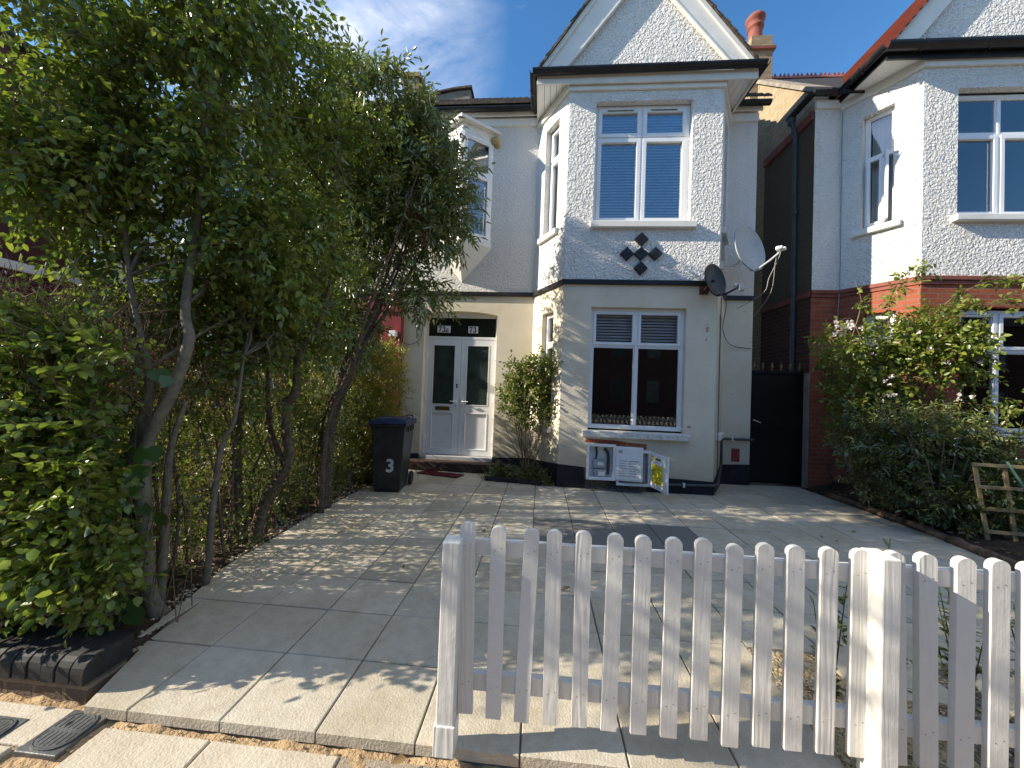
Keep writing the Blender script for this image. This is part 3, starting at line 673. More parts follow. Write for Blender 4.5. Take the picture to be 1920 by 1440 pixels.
band(plan[:2], 6.46, 6.60, 0.05, 'cornice', M['white'], H); band(plan[4:], 6.46, 6.60, 0.05, 'cornice', M['white'], H)
band([(-0.86, YW), (XA, YW), (XB, YB), (0.745, YB)], 0, 0.3, 0.015, 'plinth', M['plinth'], H, 0.004, [0.26, 0.28, 0.36, 0.33])
band([(1.70, YB), (XC, YB), (XD, YW), (XR0, YW)], 0, 0.3, 0.015, 'plinth', M['plinth'], H, 0.004, [0.24, 0.205, 0.34, 0.36])
band([(XL0, YW), (-2.25, YW)], 0, 0.26, 0.015, 'plinth', M['plinth'], H, 0.004)
mb = MB(); mb.box((0.745, 5.952, 0.0), (1.70, 5.957, 0.15)); mb.build('plinth', M['bed'], H)
# sills
mb = MB(); mb.box((0.69, YB-0.085, 4.155), (2.335, YB+0.02, 4.262)); mb.build('window_sill', M['white'], H, bevel=0.012)
mb = MB(); mb.box((0.67, YB-0.09, 0.82), (2.32, YB+0.02, 0.922)); mb.build('window_sill', M['stone'], H, bevel=0.012)
for (P, U, Nn, rect, z) in (((XA, YW, 0), CU, CN, CW1, 4.26), ((XC, YB, 0), DU, DN, (cl-CW1[1], cl-CW1[0]), 4.26), ((XA, YW, 0), CU, CN, CW0, 0.93), ((XC, YB, 0), DU, DN, (cl-CW0[1], cl-CW0[0]), 0.93)):
    mb = MB(P, U, Nn); mb.box((rect[0]-0.10, 0.0, z-0.10), (rect[1]+0.06, 0.07, z-0.003)); mb.build('window_sill', M['white'], H, bevel=0.01)
# windows
zt = 5.70; um = 1.4925
window(H, (0, YB, 0), (1, 0), Fn, (0.737, 2.248, 4.268, 6.232), [(0.787, um-0.014, 4.318, zt-0.012), (um+0.014, 2.198, 4.318, zt-0.012), (0.787, um-0.014, zt+0.012, 6.182), (um+0.014, 2.198, zt+0.012, 6.182)],
       -0.10, gl='skyglass', sb=0.062, bars=[(um-0.014, um+0.014, 4.318, 6.182), (0.787, um-0.014, zt-0.012, zt+0.012), (um+0.014, 2.198, zt-0.012, zt+0.012)],
       blinds=[(0.80, um-0.02, 4.33, 5.67, 0.020), (um+0.02, 2.19, 4.33, 5.67, 0.020), (0.80, um-0.02, 5.75, 6.12, 0.020), (um+0.02, 2.19, 5.75, 6.12, 0.020)])
mb = MB()
for x in (0.93, 1.62):
    mb = MB(); mb.box((x, YB+0.083, 6.135), (x+0.42, YB+0.0855, 6.158)); mb.build('vent', M['brass'], H)
zt = 2.29; um = 1.50
wl = window(H, (0, YB, 0), (1, 0), Fn, (0.762, 2.238, 0.95, 2.897), [(0.812, um-0.022, 1.0, zt-0.015), (um+0.022, 2.188, 1.0, zt-0.015), (0.812, um-0.022, zt+0.015, 2.847), (um+0.022, 2.188, zt+0.015, 2.847)],
       -0.09, gl='darkglass', sb=0.045, fixed=(0, 1), bars=[(um-0.022, um+0.022, 1.0, 2.847), (0.812, um-0.022, zt-0.015, zt+0.015), (um+0.022, 2.188, zt-0.015, zt+0.015)],
       blinds=[(0.83, um-0.03, 2.31, 2.84, 0.018), (um+0.03, 2.17, 2.31, 2.84, 0.018)])
for (P, U, Nn, r0, r1) in (((XA, YW, 0), CU, CN, CW1, CW0), ((XC, YB, 0), DU, DN, (cl-CW1[1], cl-CW1[0], CW1[2], CW1[3]), (cl-CW0[1], cl-CW0[0], CW0[2], CW0[3]))):
    a, b, c, d_ = r1[0], r1[1], r1[2], r1[3]
    window(H, P, U, Nn, (a+0.002, b-0.002, c+0.004, d_-0.004), [(a+0.04, b-0.04, c+0.045, 2.30), (a+0.04, b-0.04, 2.34, d_-0.045)], -0.09, b=0.038, sb=0.035, bars=[(a+0.04, b-0.04, 2.30, 2.34)])
    a, b, c, d_ = r0
    window(H, P, U, Nn, (a+0.002, b-0.002, c+0.004, d_-0.004), [(a+0.04, b-0.04, c+0.045, 5.58), (a+0.04, b-0.04, 5.62, d_-0.045)], -0.10, b=0.038, sb=0.04, bars=[(a+0.04, b-0.04, 5.58, 5.62)], blinds=[(a+0.05, b-0.05, c+0.05, d_-0.06, 0.016)])
# diamond tiles between the bay windows
for (cx, cz) in ((1.503, 3.745), (1.503, 3.975), (1.503, 3.515), (1.283, 3.742), (1.723, 3.748)):
    r = 0.112; mb = MB(); y0, y1 = YB-0.06, YB+0.0
    mb.prism([(cx-r, y1, cz), (cx, y1, cz-r), (cx+r, y1, cz), (cx, y1, cz+r)], (0, y0-y1, 0)); mb.build('diamond_tile', M['black'], H, bevel=0.008)
# bare brick showing above the meter boxes
mb = MB(); mb.add([(0.73, YB-0.004, 0.73), (1.68, YB-0.004, 0.70), (1.69, YB-0.004, 0.735), (1.45, YB-0.004, 0.745), (1.22, YB-0.004, 0.775), (0.74, YB-0.004, 0.79)], [(0, 1, 2, 3, 4, 5)])
mb.prism([(1.20, YB-0.006, 0.655), (1.685, YB-0.006, 0.655), (1.69, YB-0.006, 0.738), (1.20, YB-0.006, 0.76)], (0, 0.003, 0)); mb.build('bare_brick', M['redbrick'], H)
mb = MB(); mb.box((3.38, YW-0.006, 0.40), (3.52, YW-0.002, 0.63)); mb.build('air_brick', M['redpaint'], H)
# step, door, fanlight
mb = MB(); mb.box((-2.40, 6.56, 0.0), (-0.74, 6.97, 0.165)); mb.build('door_step', M['step'], H, bevel=0.02)
mb = MB(); mb.box((-2.24, 6.80, 0.166), (-0.86, 6.975, 0.235)); mb.build('threshold', M['grey'], H, bevel=0.008)
yd = 6.95
fr = MB(); fr.box((-2.243, yd-0.005, 0.236), (-2.205, yd+0.06, 2.90)); fr.box((-0.895, yd-0.005, 0.236), (-0.857, yd+0.06, 2.90))
fr.box((-2.205, yd-0.005, 2.455), (-0.895, yd+0.06, 2.505)); fr.box((-2.205, yd-0.005, 2.865), (-0.895, yd+0.06, 2.963))
fo = fr.build('fanlight', M['upvc'], H, bevel=0.004)
mb = MB(); mb.box((-2.205, yd+0.015, 2.505), (-0.895, yd+0.022, 2.865)); mb.build('pane', simple('dark_fanlight_glass', (0.012, 0.017, 0.015), 0.08, 0.6, var=0.2, bs=4, bstr=0.05), fo)
def strokes(m, paths, w0=None):
    # flat ribbons: each path is a list of (x, z, width) in the plane of the plate
    for pth in paths:
        vs = []; fs = []
        for i, (x, z, w) in enumerate(pth):
            a = pth[max(i-1, 0)]; b = pth[min(i+1, len(pth)-1)]; dx, dz = b[0]-a[0], b[1]-a[1]; L = math.hypot(dx, dz) or 1
            nx_, nz_ = -dz/L*w/2, dx/L*w/2; vs += [(x+nx_, 0, z+nz_), (x-nx_, 0, z-nz_)]
        for i in range(len(pth)-1): fs.append((2*i, 2*i+1, 2*i+3, 2*i+2))
        m.add(vs, fs)
def arc(cx, cz, rx, rz, a0, a1, wf, n=14):
    return [(cx+rx*math.cos(math.radians(a0+(a1-a0)*i/n)), cz+rz*math.sin(math.radians(a0+(a1-a0)*i/n)), wf(i/n)) for i in range(n+1)]
G7 = [[(0.02, 0.90, 0.16), (0.60, 0.90, 0.16)], [(0.05, 0.98, 0.07), (0.05, 0.68, 0.05)], [(0.58, 0.86, 0.10), (0.42, 0.55, 0.15), (0.30, 0.25, 0.19), (0.27, 0.0, 0.20)]]
G3 = [arc(0.28, 0.73, 0.22, 0.22, 150, -80, lambda t: 0.06+0.13*math.sin(math.pi*t)), arc(0.28, 0.27, 0.25, 0.25, 85, -150, lambda t: 0.05+0.15*math.sin(math.pi*t)), [(0.05, 0.80, 0.13), (0.16, 0.80, 0.13)], [(0.03, 0.17, 0.13), (0.15, 0.17, 0.13)], [(0.18, 0.51, 0.06), (0.34, 0.51, 0.06)]]
GA = [arc(0.27, 0.42, 0.17, 0.18, 160, 0, lambda t: 0.06+0.07*t), [(0.44, 0.44, 0.14), (0.44, 0.06, 0.14), (0.54, 0.02, 0.06)], arc(0.26, 0.17, 0.20, 0.14, 70, 350, lambda t: 0.05+0.11*math.sin(math.pi*t)), [(0.07, 0.46, 0.10), (0.15, 0.46, 0.10)]]
def number_plate(x0, x1, glyphs, parent):
    p = MB(); p.box((x0, yd+0.006, 2.58), (x1, yd+0.0145, 2.71)); po = p.build('number_plate', M['plate'], parent)
    t = MB(); h = 0.105; x = x0+0.016
    for gl_ in glyphs:
        t.frame((x, yd+0.004, 2.594), (1, 0), (0, 1)); strokes(t, [[(a*h, b*h, w*h*1.2) for a, b, w in p_] for p_ in gl_]); x += h*0.70
    t.build('numeral', M['inkblack'], po)
number_plate(-2.035, -1.78, [G7, G3, GA], fo); number_plate(-1.43, -1.24, [G7, G3], fo)
def leaf_door(x0, x1, hinge_left, box):
    z0, z1 = 0.24, 2.452; dm = MB()
    fb = 0.105; zm = 1.12
    dm.box((x0, yd, z0), (x0+fb, yd+0.05, z1)); dm.box((x1-fb, yd, z0), (x1, yd+0.05, z1))
    for (a, b) in ((z0, z0+fb), (zm-0.07, zm+0.07), (z1-fb, z1)): dm.box((x0+fb, yd, a), (x1-fb, yd+0.05, b))
    dm.box((x0+fb, yd+0.018, z0+fb), (x1-fb, yd+0.04, zm-0.07))
    dm.ring(x0+fb, x1-fb, zm+0.07, z1-fb, 0.018, -0, 0) if False else None
    for (a, b) in ((zm+0.07, z1-fb), (z0+fb, zm-0.07)):
        q = 0.016; dm.box((x0+fb, yd-0.006, a), (x0+fb+q, yd+0.017, b)); dm.box((x1-fb-q, yd-0.006, a), (x1-fb, yd+0.017, b)); dm.box((x0+fb+q, yd-0.006, a), (x1-fb-q, yd+0.017, a+q)); dm.box((x0+fb+q, yd-0.006, b-q), (x1-fb-q, yd+0.017, b))
    d = dm.build('door', M['upvc'], H, bevel=0.003)
    p = MB(); p.box((x0+fb+0.016, yd+0.02, zm+0.086), (x1-fb-0.016, yd+0.026, z1-fb-0.016)); p.build('pane', M['obscure'], d)
    s = x1-0.055 if hinge_left else x0+0.055; dr = -1 if hinge_left else 1
    h = MB(); h.box((s-0.018, yd-0.012, 1.14), (s+0.018, yd-0.0005, 1.36)); h.tube([(s, yd-0.012, 1.265), (s, yd-0.05, 1.265), (s+dr*0.03, yd-0.055, 1.265), (s+dr*0.115, yd-0.05, 1.262)], 0.011, 8); h.build('door_handle', M['upvc'], d, bevel=0.003)
    k = MB(); k.box((s-0.007, yd-0.014, 1.165), (s+0.007, yd-0.0122, 1.20)); k.build('keyhole', M['inkblack'], d)
    hx = x0-0.012 if hinge_left else x1+0.012
    for z in (0.55, 1.32, 2.13):
        g_ = MB(); g_.box((hx-0.035, yd-0.022, z-0.045), (hx+0.035, yd-0.006, z+0.045)); g_.tube([(hx, yd-0.024, z-0.055), (hx, yd-0.024, z+0.055)], 0.012, 8); g_.build('hinge', M['upvc'], d)
    if box:
        l = MB(); l.box((x0+0.19, yd-0.012, 1.085), (x0+0.47, yd-0.001, 1.16)); l.build('letterbox', M['brass'], d, bevel=0.004)
        l = MB(); l.box((s-0.012, yd-0.012, 1.52), (s+0.012, yd-0.001, 1.60)); l.build('lock', M['inkblack'], d)
    return d
leaf_door(-2.203, -1.553, True, True); leaf_door(-1.547, -0.897, False, False)
# triangular oriel window above the door
OA, OB, OC = (-2.08, YW-0.012), (-1.555, 6.40), (-1.03, YW-0.012)
om = MB()
for (a, b) in ((4.16, 4.24), (6.14, 6.30)):
    om.prism([(OA[0], OA[1], a), (OB[0], OB[1], a), (OC[0], OC[1], a)], (0, 0, b-a))
om.box((-1.60, 6.405, 4.24), (-1.51, 6.47, 6.14))
oo = om.build('oriel_window', M['white'], H, bevel=0.006)
mb = MB(); mb.add([(-2.10, YW-0.012, 4.16), (-1.555, 6.385, 4.16), (-1.01, YW-0.012, 4.16), (-1.555, YW-0.012, 3.50)], [(0, 1, 2), (0, 1, 3), (1, 2, 3), (0, 2, 3)]); mb.build('corbel', M['white'], oo)
mb = MB(); mb.add([(-2.20, YW-0.012, 6.302), (-1.555, 6.27, 6.302), (-0.91, YW-0.012, 6.302), (-2.20, YW-0.012, 6.36), (-1.555, 6.27, 6.36), (-0.91, YW-0.012, 6.36), (-1.555, YW-0.012, 6.52)], [(0, 1, 2), (0, 1, 4, 3), (1, 2, 5, 4), (3, 4, 6), (4, 5, 6)]); mb.build('canopy', M['white'], oo)
for (Pa, Pb) in ((OA, OB), (OB, OC)):
    L = math.hypot(Pb[0]-Pa[0], Pb[1]-Pa[1]); U = ((Pb[0]-Pa[0])/L, (Pb[1]-Pa[1])/L); Nn = (U[1], -U[0])
    fm = MB((Pa[0], Pa[1], 0), U, Nn); fm.ring(0.02, L-0.02, 4.24, 6.14, 0.06, -0.05, 0.0); fm.box((0.08, -0.05, 5.42), (L-0.08, -0.002, 5.50)); fm.ring(0.08, L-0.08, 4.30, 5.42, 0.05, -0.04, 0.014); fm.ring(0.08, L-0.08, 5.50, 6.08, 0.03, -0.04, -0.004)
    fm.build('sash', M['upvc'], oo, bevel=0.004)
    for (a, b, q) in ((4.30, 5.42, 0.05), (5.50, 6.08, 0.03)):
        g_ = MB((Pa[0], Pa[1], 0), U, Nn); g_.box((0.08+q, -0.030, a+q), (L-0.08-q, -0.025, b-q)); g_.build('pane', M['darkglass'], oo)
s = MB(); z = 4.3
while z < 6.1:
    s.prism([(OA[0]+0.12, 6.76, z), (OB[0], 6.52, z), (OC[0]-0.12, 6.76, z)], (0, 0, 0.012)); z += 0.06
s.build('blind', M['slat'], oo)
f = MB(); f.lathe((-1.02, YW-0.03, 6.17), (0, -1, 0), [(0.0, 0.07), (0.05, 0.06), (0.085, 0.03), (0.09, -0.02)], 9); f.lathe((-0.97, YW-0.02, 6.10), (0, -1, 0), [(0.0, 0.05), (0.04, 0.045), (0.06, 0.0)], 8); f.build('foam_patch', M['foam'], H, smooth=True)
# gable over the bay
YF = 5.87
gb = MB(); gb.prism([(0.10, YF+0.07, 6.60), (2.90, YF+0.07, 6.60), (1.40, YF+0.07, 8.75)], (0, 0.06, 0)); gb.build('gable', M['rough'], H)
OAP, IAP = (1.38, 8.95), (1.45, 8.29)
OL, IL, IR, OR = (-0.235, 6.655), (0.17, 6.655), (2.82, 6.655), (3.19, 6.655)
b1 = MB(); b1.prism([(OL[0], YF, OL[1]), (IL[0], YF, IL[1]), (IAP[0], YF, IAP[1]), (OAP[0], YF, OAP[1])], (0, 0.055, 0)); b1.build('bargeboard', M['white'], H, bevel=0.005)
b1 = MB(); b1.prism([(OR[0], YF, OR[1]), (IR[0], YF, IR[1]), (IAP[0]+0.002, YF, IAP[1]), (OAP[0]+0.002, YF, OAP[1])], (0, 0.055, 0)); b1.build('bargeboard', M['white'], H, bevel=0.005)
def strip(a, b, w, y0, y1):       # a moulding along a bargeboard edge, w measured inwards (perpendicular)
    dx, dz = b[0]-a[0], b[1]-a[1]; L = math.hypot(dx, dz); nx_, nz_ = -dz/L*w, dx/L*w
    return [(a[0], y0, a[1]), (b[0], y0, b[1]), (b[0]+nx_, y0, b[1]+nz_), (a[0]+nx_, y0, a[1]+nz_)], (0, y1-y0, 0)
b1 = MB()
for (p, v) in (strip(OL, OAP, -0.07, YF-0.03, YF-0.002), strip(OR, OAP, 0.07, YF-0.03, YF-0.002), strip(IL, IAP, 0.03, YF-0.012, YF-0.002), strip(IR, IAP, -0.03, YF-0.012, YF-0.002)): b1.prism(p, v)
b1.build('barge_moulding', M['white'], H, bevel=0.004)
rf = MB()                                             # gable roof: two slopes with a ragged tiled verge
for (o_, s_) in ((OL, 1), (OR, -1)):
    dx, dz = OAP[0]-o_[0], OAP[1]-o_[1]; L = math.hypot(dx, dz); ux, uz = dx/L, dz/L; nx_, nz_ = -uz*s_, ux*s_
    nn = 17
    for k in range(nn):
        a, b = L*k/nn-0.06, L*(k+1)/nn
        p = [(o_[0]+ux*a+nx_*0.045, o_[1]+uz*a+nz_*0.045), (o_[0]+ux*b+nx_*0.018, o_[1]+uz*b+nz_*0.018), (o_[0]+ux*b, o_[1]+uz*b), (o_[0]+ux*a, o_[1]+uz*a)]
        rf.prism([(x, YF-0.06+random.uniform(-0.012, 0.012), z) for x, z in p], (0, 3.6, 0))
rf.build('gable_roof', M['tile'], H)
mb = MB(); mb.box((-0.24, YF-0.01, 6.47), (3.18, YF+0.02, 6.62)); mb.box((-0.24, YF+0.02, 6.50), (-0.215, YW, 6.62)); mb.box((3.155, YF+0.02, 6.50), (3.18, YW, 6.62)); mb.build('fascia', M['white'], H, bevel=0.004)
mb = MB()
k = 0
x = -0.214
while x < 3.15:
    x2 = min(x+0.10, 3.154); mb.box((x, YF+0.021, 6.545), (x2-0.006, YW-0.02, 6.56)); x = x2
mb.build('soffit', M['upvc'], H)
mb = MB(); mb.box((-0.2, YF+0.03, 6.565), (3.15, YW+0.1, 6.60)); mb.build('ceiling', M['room'], H)
def gutter(pts, name, parent, mat, r=0.06):
    g_ = MB()
    for a, b in zip(pts, pts[1:]):
        a, b = Vector(a), Vector(b); d = (b-a).normalized(); s_ = d.cross(Vector((0, 0, 1))).normalized()
        a = a-d*0.0; n = 10; vs = []; fs = []
        for q in (a, b):
            for rr in (r, r*0.86):
                for i in range(n+1):
                    an = math.pi*i/n; vs.append(tuple(q+s_*math.cos(an)*rr+Vector((0, 0, -math.sin(an)*rr*1.1))))
        m_ = n+1
        for i in range(n):
            fs.append((i, i+1, 2*m_+i+1, 2*m_+i)); fs.append((m_+i, m_+i+1, 3*m_+i+1, 3*m_+i)); fs.append((i, i+1, m_+i+1, m_+i)); fs.append((2*m_+i, 2*m_+i+1, 3*m_+i+1, 3*m_+i))
        fs += [(0, m_, 3*m_, 2*m_), (n, m_+n, 3*m_+n, 2*m_+n)]
        g_.add(vs, fs)
        L = (b-a).length; k_ = max(1, int(L/0.85))
        for i in range(k_):
            q = a+d*(L*(i+0.5)/k_); g_.tube([tuple(q+s_*r*1.1), tuple(q+Vector((0, 0, -r*1.35))), tuple(q-s_*r*1.1)], 0.012, 6)
    return g_.build(name, mat, parent)
gutter([(-0.31, YF-0.075, 6.64), (3.25, YF-0.075, 6.66)], 'gutter', H, M['black'], 0.066)
gutter([(-0.30, YF-0.10, 6.64), (-0.30, 6.62, 6.66)], 'gutter', H, M['black'], 0.062); gutter([(3.245, YF-0.10, 6.66), (3.245, 6.62, 6.68)], 'gutter', H, M['black'], 0.062)
gutter([(XL0-0.3, 6.62, 6.70), (-0.30, 6.62, 6.70)], 'gutter', H, M['black'], 0.062); gutter([(3.2, 6.62, 6.70), (3.80, 6.62, 6.70)], 'gutter', H, M['black'], 0.062)
mb = MB(); mb.box((XL0, 6.69, 6.60), (-0.25, 6.71, 6.76)); mb.box((3.2, 6.69, 6.60), (3.72, 6.71, 6.76)); mb.build('fascia', M['white'], H)
rf = MB(); nrow = 12
for k in range(nrow):
    t0, t1 = k/nrow, (k+1)/nrow; ya, yb = 6.58+2.42*t0-0.03, 6.58+2.42*t1; za, zb = 6.74+2.02*t0, 6.74+2.02*t1
    n = 44
    for i in range(n):
        xa = XL0-0.1+(XR0-XL0+0.2)*i/n; xb = XL0-0.1+(XR0-XL0+0.2)*(i+1)/n; xm = (xa+xb)/2
        rf.add([(xa, ya, za+0.022), (xm, ya, za+0.055), (xb, ya, za+0.022), (xb, yb, zb), (xm, yb, zb+0.033), (xa, yb, zb), (xa, ya, za-0.01), (xb, ya, za-0.01)], [(0, 1, 4, 5), (1, 2, 3, 4), (0, 6, 7, 2, 1)])
rf.quad((XL0, 9.0, 8.76), (XR0, 9.0, 8.76), (XR0, 11.5, 6.7), (XL0, 11.5, 6.7))
rf.build('roof', M['tile'], H)
mb = MB(); mb.prism([(-2.95, 8.25, 7.6), (-1.86, 8.25, 7.6), (-1.86, 8.25, 8.42), (-2.2, 8.25, 8.40), (-2.95, 8.25, 8.27)], (0, 0.25, 0)); po = mb.build('parapet', M['coping'], H, bevel=0.01)
mb = MB(); mb.prism([(-2.97, 8.2, 8.275), (-2.2, 8.2, 8.405), (-1.83, 8.2, 8.425), (-1.83, 8.2, 8.50), (-2.2, 8.2, 8.47), (-2.97, 8.2, 8.33)], (0, 0.36, 0)); mb.build('coping', M['tile'], po, bevel=0.015)
# service pipes and cables fixed to the wall
mb = MB(); mb.tube([(1.1, YB-0.045, 0.09), (1.5, YB-0.04, 0.12), (2.68, YB-0.04, 0.155), (2.76, YB-0.03, 0.16), (3.18, YW-0.08, 0.36), (3.18, YW-0.06, 0.77), (3.23, YW-0.05, 0.80), (3.72, YW-0.05, 0.80)], 0.022, 8)
gp = tag(mb.build('gas_pipe', M['pipe']), 'dark grey service pipe clipped along the black plinth and round the bay corner', 'pipe')
for (x, y, z) in ((1.85, YB-0.04, 0.128), (2.25, YB-0.04, 0.141), (3.36, YW-0.05, 0.80)):
    mb = MB(); mb.box((x-0.012, y-0.026, z-0.03), (x+0.012, y+0.03, z+0.03)); mb.build('clip', M['plate'], gp)

# ------------------------------------------------------------------ electricity and gas cabinets under the bay window
def cabinet(x0, x1, z0, z1, dep, label, door_deg, door_side, sticker):
    y1 = YB-0.008; y0 = y1-dep; t = 0.022
    r = thing('meter_cabinet', (x0, y1, z0), label, 'meter box', 'meter boxes under the bay window')
    b = MB(); b.box((x0, y0, z0), (x0+t, y1, z1)); b.box((x1-t, y0, z0), (x1, y1, z1)); b.box((x0+t, y0, z0), (x1-t, y1, z0+t)); b.box((x0+t, y0, z1-t), (x1-t, y1, z1)); b.box((x0+t, y1-0.01, z0+t), (x1-t, y1, z1-t))
    b.ring(x0-0.02, x1+0.02, z0-0.02, z1+0.03, 0.045, 0, 0) if False else None
    b.frame((0, y0, 0), (1, 0), (0, -1)); b.ring(x0-0.015, x1+0.015, z0-0.015, z1+0.02, 0.04, -0.0, 0.015); b.frame()
    b.build('cabinet', M['upvc'], r, bevel=0.004)
    w = (x1-x0)*0.96; h = z1-z0
    hx = x1 if door_side > 0 else x0
    an = math.radians(door_deg); U = (math.cos(an)*(1 if door_side > 0 else -1), -math.sin(an)); 
    dm = MB((hx+0.012*door_side, y0-0.018, z0), U, (U[1]*(1 if door_side > 0 else -1), -U[0]*(1 if door_side > 0 else -1)))
    dm.box((0.0, -0.012, 0.0), (w, 0.012, h)); dm.box((0.02, 0.012, 0.02), (w-0.02, 0.018, h-0.02))
    d = dm.build('cabinet_door', M['upvc'], r, bevel=0.005)
    fr_ = (dm.P, dm.U, dm.Nn)
    return r, d, fr_, w, h, y0, y1
r, d, fr_, w, h, y0, y1 = cabinet(0.755, 1.17, 0.19, 0.71, 0.14, 'left meter box with its door swung open and the meter showing', 8, 1, False)
mb = MB(); mb.box((0.86, y0+0.03, 0.21), (1.06, y1-0.011, 0.33)); mb.box((0.85, y0+0.05, 0.34), (1.04, y1-0.011, 0.48)); mb.build('meter', M['grey'], r, bevel=0.012)
mb = MB(); mb.box((0.93, y0+0.026, 0.235), (1.03, y0+0.0298, 0.30)); mb.build('dial', M['plate'], r)
mb = MB(); mb.box((0.92, y0+0.046, 0.39), (1.01, y0+0.0498, 0.44)); mb.build('dial', M['plate'], r)
mb = MB(); mb.tube([(0.90, y1-0.03, 0.67), (0.91, y1-0.05, 0.58), (0.90, y1-0.05, 0.48)], 0.016, 8, 3); mb.tube([(1.09, y1-0.04, 0.25), (1.09, y1-0.05, 0.52), (1.06, y1-0.05, 0.62), (1.02, y1-0.05, 0.64)], 0.022, 8, 3); mb.build('pipework', M['darkgrey'], r)
mb = MB(*fr_)
mb.box((0.04, 0.0182, 0.42), (0.10, 0.0192, 0.47)); mb.build('emblem', M['ink'], d)
mb = MB(*fr_)
for k in range(7):
    for (a, b) in ((0.05, 0.17), (0.19, 0.34)): mb.box((a, 0.0182, 0.07+k*0.038), (b-0.02*((k*7) % 3), 0.0192, 0.085+k*0.038))
mb.build('printed_notice', M['ink'], d)
r, d, fr_, w, h, y0, y1 = cabinet(1.215, 1.70, 0.125, 0.64, 0.14, 'right meter box half hidden, its open door carrying a yellow sticker', 77, 1, True)
mb = MB(); mb.box((1.28, y0+0.04, 0.15), (1.58, y1-0.011, 0.30)); mb.box((1.60, y0+0.04, 0.16), (1.66, y1-0.011, 0.42)); mb.build('meter', M['grey'], r, bevel=0.012)
mb = MB(*fr_); mb.box((0.06, 0.0182, 0.08), (0.36, 0.0196, 0.36)); mb.box((0.05, 0.0182, 0.40), (0.11, 0.0196, 0.48)); s = mb.build('sticker', M['yellow'], d)
mb = MB(*fr_)
for k in range(6):
    for (a, b) in ((0.08, 0.19), (0.22, 0.33)): mb.box((a, 0.0198, 0.11+k*0.038), (b-0.02*((k*5) % 3), 0.0204, 0.118+k*0.038))
mb.build('printed_notice', simple('dark_print', (0.12, 0.12, 0.05), 0.6), d)
mb = MB(*fr_)
mb.box((0.16, 0.0198, 0.43), (0.30, 0.0204, 0.46)); mb.build('printed_notice', simple('dark_print', (0.12, 0.12, 0.05), 0.6), d)
mb = MB(); mb.tube([(0.74, YB-0.10, 0.36), (0.72, YB-0.09, 0.22), (0.78, YB-0.10, 0.10), (0.95, YB-0.12, 0.045), (1.2, YB-0.13, 0.03), (1.32, YB-0.14, 0.05)], 0.009, 6, 4); mb.tube([(1.10, YB-0.06, 0.18), (1.13, YB-0.08, 0.08), (1.28, YB-0.12, 0.03), (1.55, YB-0.10, 0.015)], 0.008, 6, 4)
tag(mb.build('cable', M['darkgrey']), 'loose dark cables looping under the meter boxes to the ground', 'cable')

# ------------------------------------------------------------------ the red brick and roughcast house on the right
K = thing('neighbour_house', (6.8, 6.8, 0), 'house beyond the passage, red brick below, white roughcast above, with red tiled verge', 'house')
XS, XJ, XE, XF, XG, XH = 4.65, 5.10, 5.63, 8.05, 8.58, 12.0
EU = ((XE-XJ)/math.hypot(XE-XJ, YW-YB), (YB-YW)/math.hypot(XE-XJ, YW-YB)); EN = (EU[1], -EU[0]); el = math.hypot(XE-XJ, YW-YB)
GU = (EU[0], -EU[1]); GN = (GU[1], -GU[0])
ZK = 3.46
NW1 = (6.10, 7.60, 4.36, 6.30); NW0 = (6.17, 7.50, 1.14, 3.00); NC1 = (0.29, 0.68, 4.40, 6.31); NC0 = (0.34, 0.73, 1.14, 2.98)
mb = MB(); wall(mb, (0, YW, 0), (1, 0), Fn, XS, XJ, 0, ZK); wall(mb, (0, YB, 0), (1, 0), Fn, XE, XF, 0, ZK, [NW0], 0.1); wall(mb, (0, YW, 0), (1, 0), Fn, XG, XH, 0, ZK); mb.build('brick_wall', M['redbrick'], K)
mb = MB(); wall(mb, (XJ, YW, 0), EU, EN, 0, el, 0, ZK, [NC0], 0.1); mb.build('brick_wall', M['redbrick_c'], K)
mb = MB(); wall(mb, (XF, YB, 0), GU, GN, 0, el, 0, ZK); mb.build('brick_wall', M['redbrick_c'], K)
plank = [(XS, YW), (XJ, YW), (XE, YB), (XF, YB), (XG, YW), (XH, YW)]
band(plank, 3.33, 3.385, 0.02, 'brick_band', M['terra'], K, 0.004); band(plank, 3.388, 3.455, 0.04, 'brick_band', M['terra'], K, 0.01)
up = MB(); wall(up, (0, YB-e, 0), (1, 0), Fn, XE-0.0068, XF+0.0068, ZK, 6.74, [NW1], 0.11); up.build('bay_wall', M['rough'], K)
up = MB(); wall(up, (0, YW-e, 0), (1, 0), Fn, XS, XJ, ZK, 6.8); up.build('upper_wall', M['rough'], K)
up = MB(); wall(up, (XJ+EN[0]*e, YW+EN[1]*e, 0), EU, EN, 0, el+0.0068, ZK, 6.74, [NC1], 0.11); up.build('upper_wall', M['rough'], K)
up = MB(); wall(up, (XF+GN[0]*e, YB+GN[1]*e, 0), GU, GN, 0, el, ZK, 6.74); up.build('upper_wall', M['rough'], K)
up = MB(); wall(up, (0, YW-e, 0), (1, 0), Fn, XG, XH, ZK, 6.8); up.build('upper_wall', M['rough'], K)
band(plank[1:5], 6.62, 6.76, 0.05, 'cornice', M['white'], K); band(plank[:2], 6.66, 6.80, 0.05, 'cornice', M['white'], K)
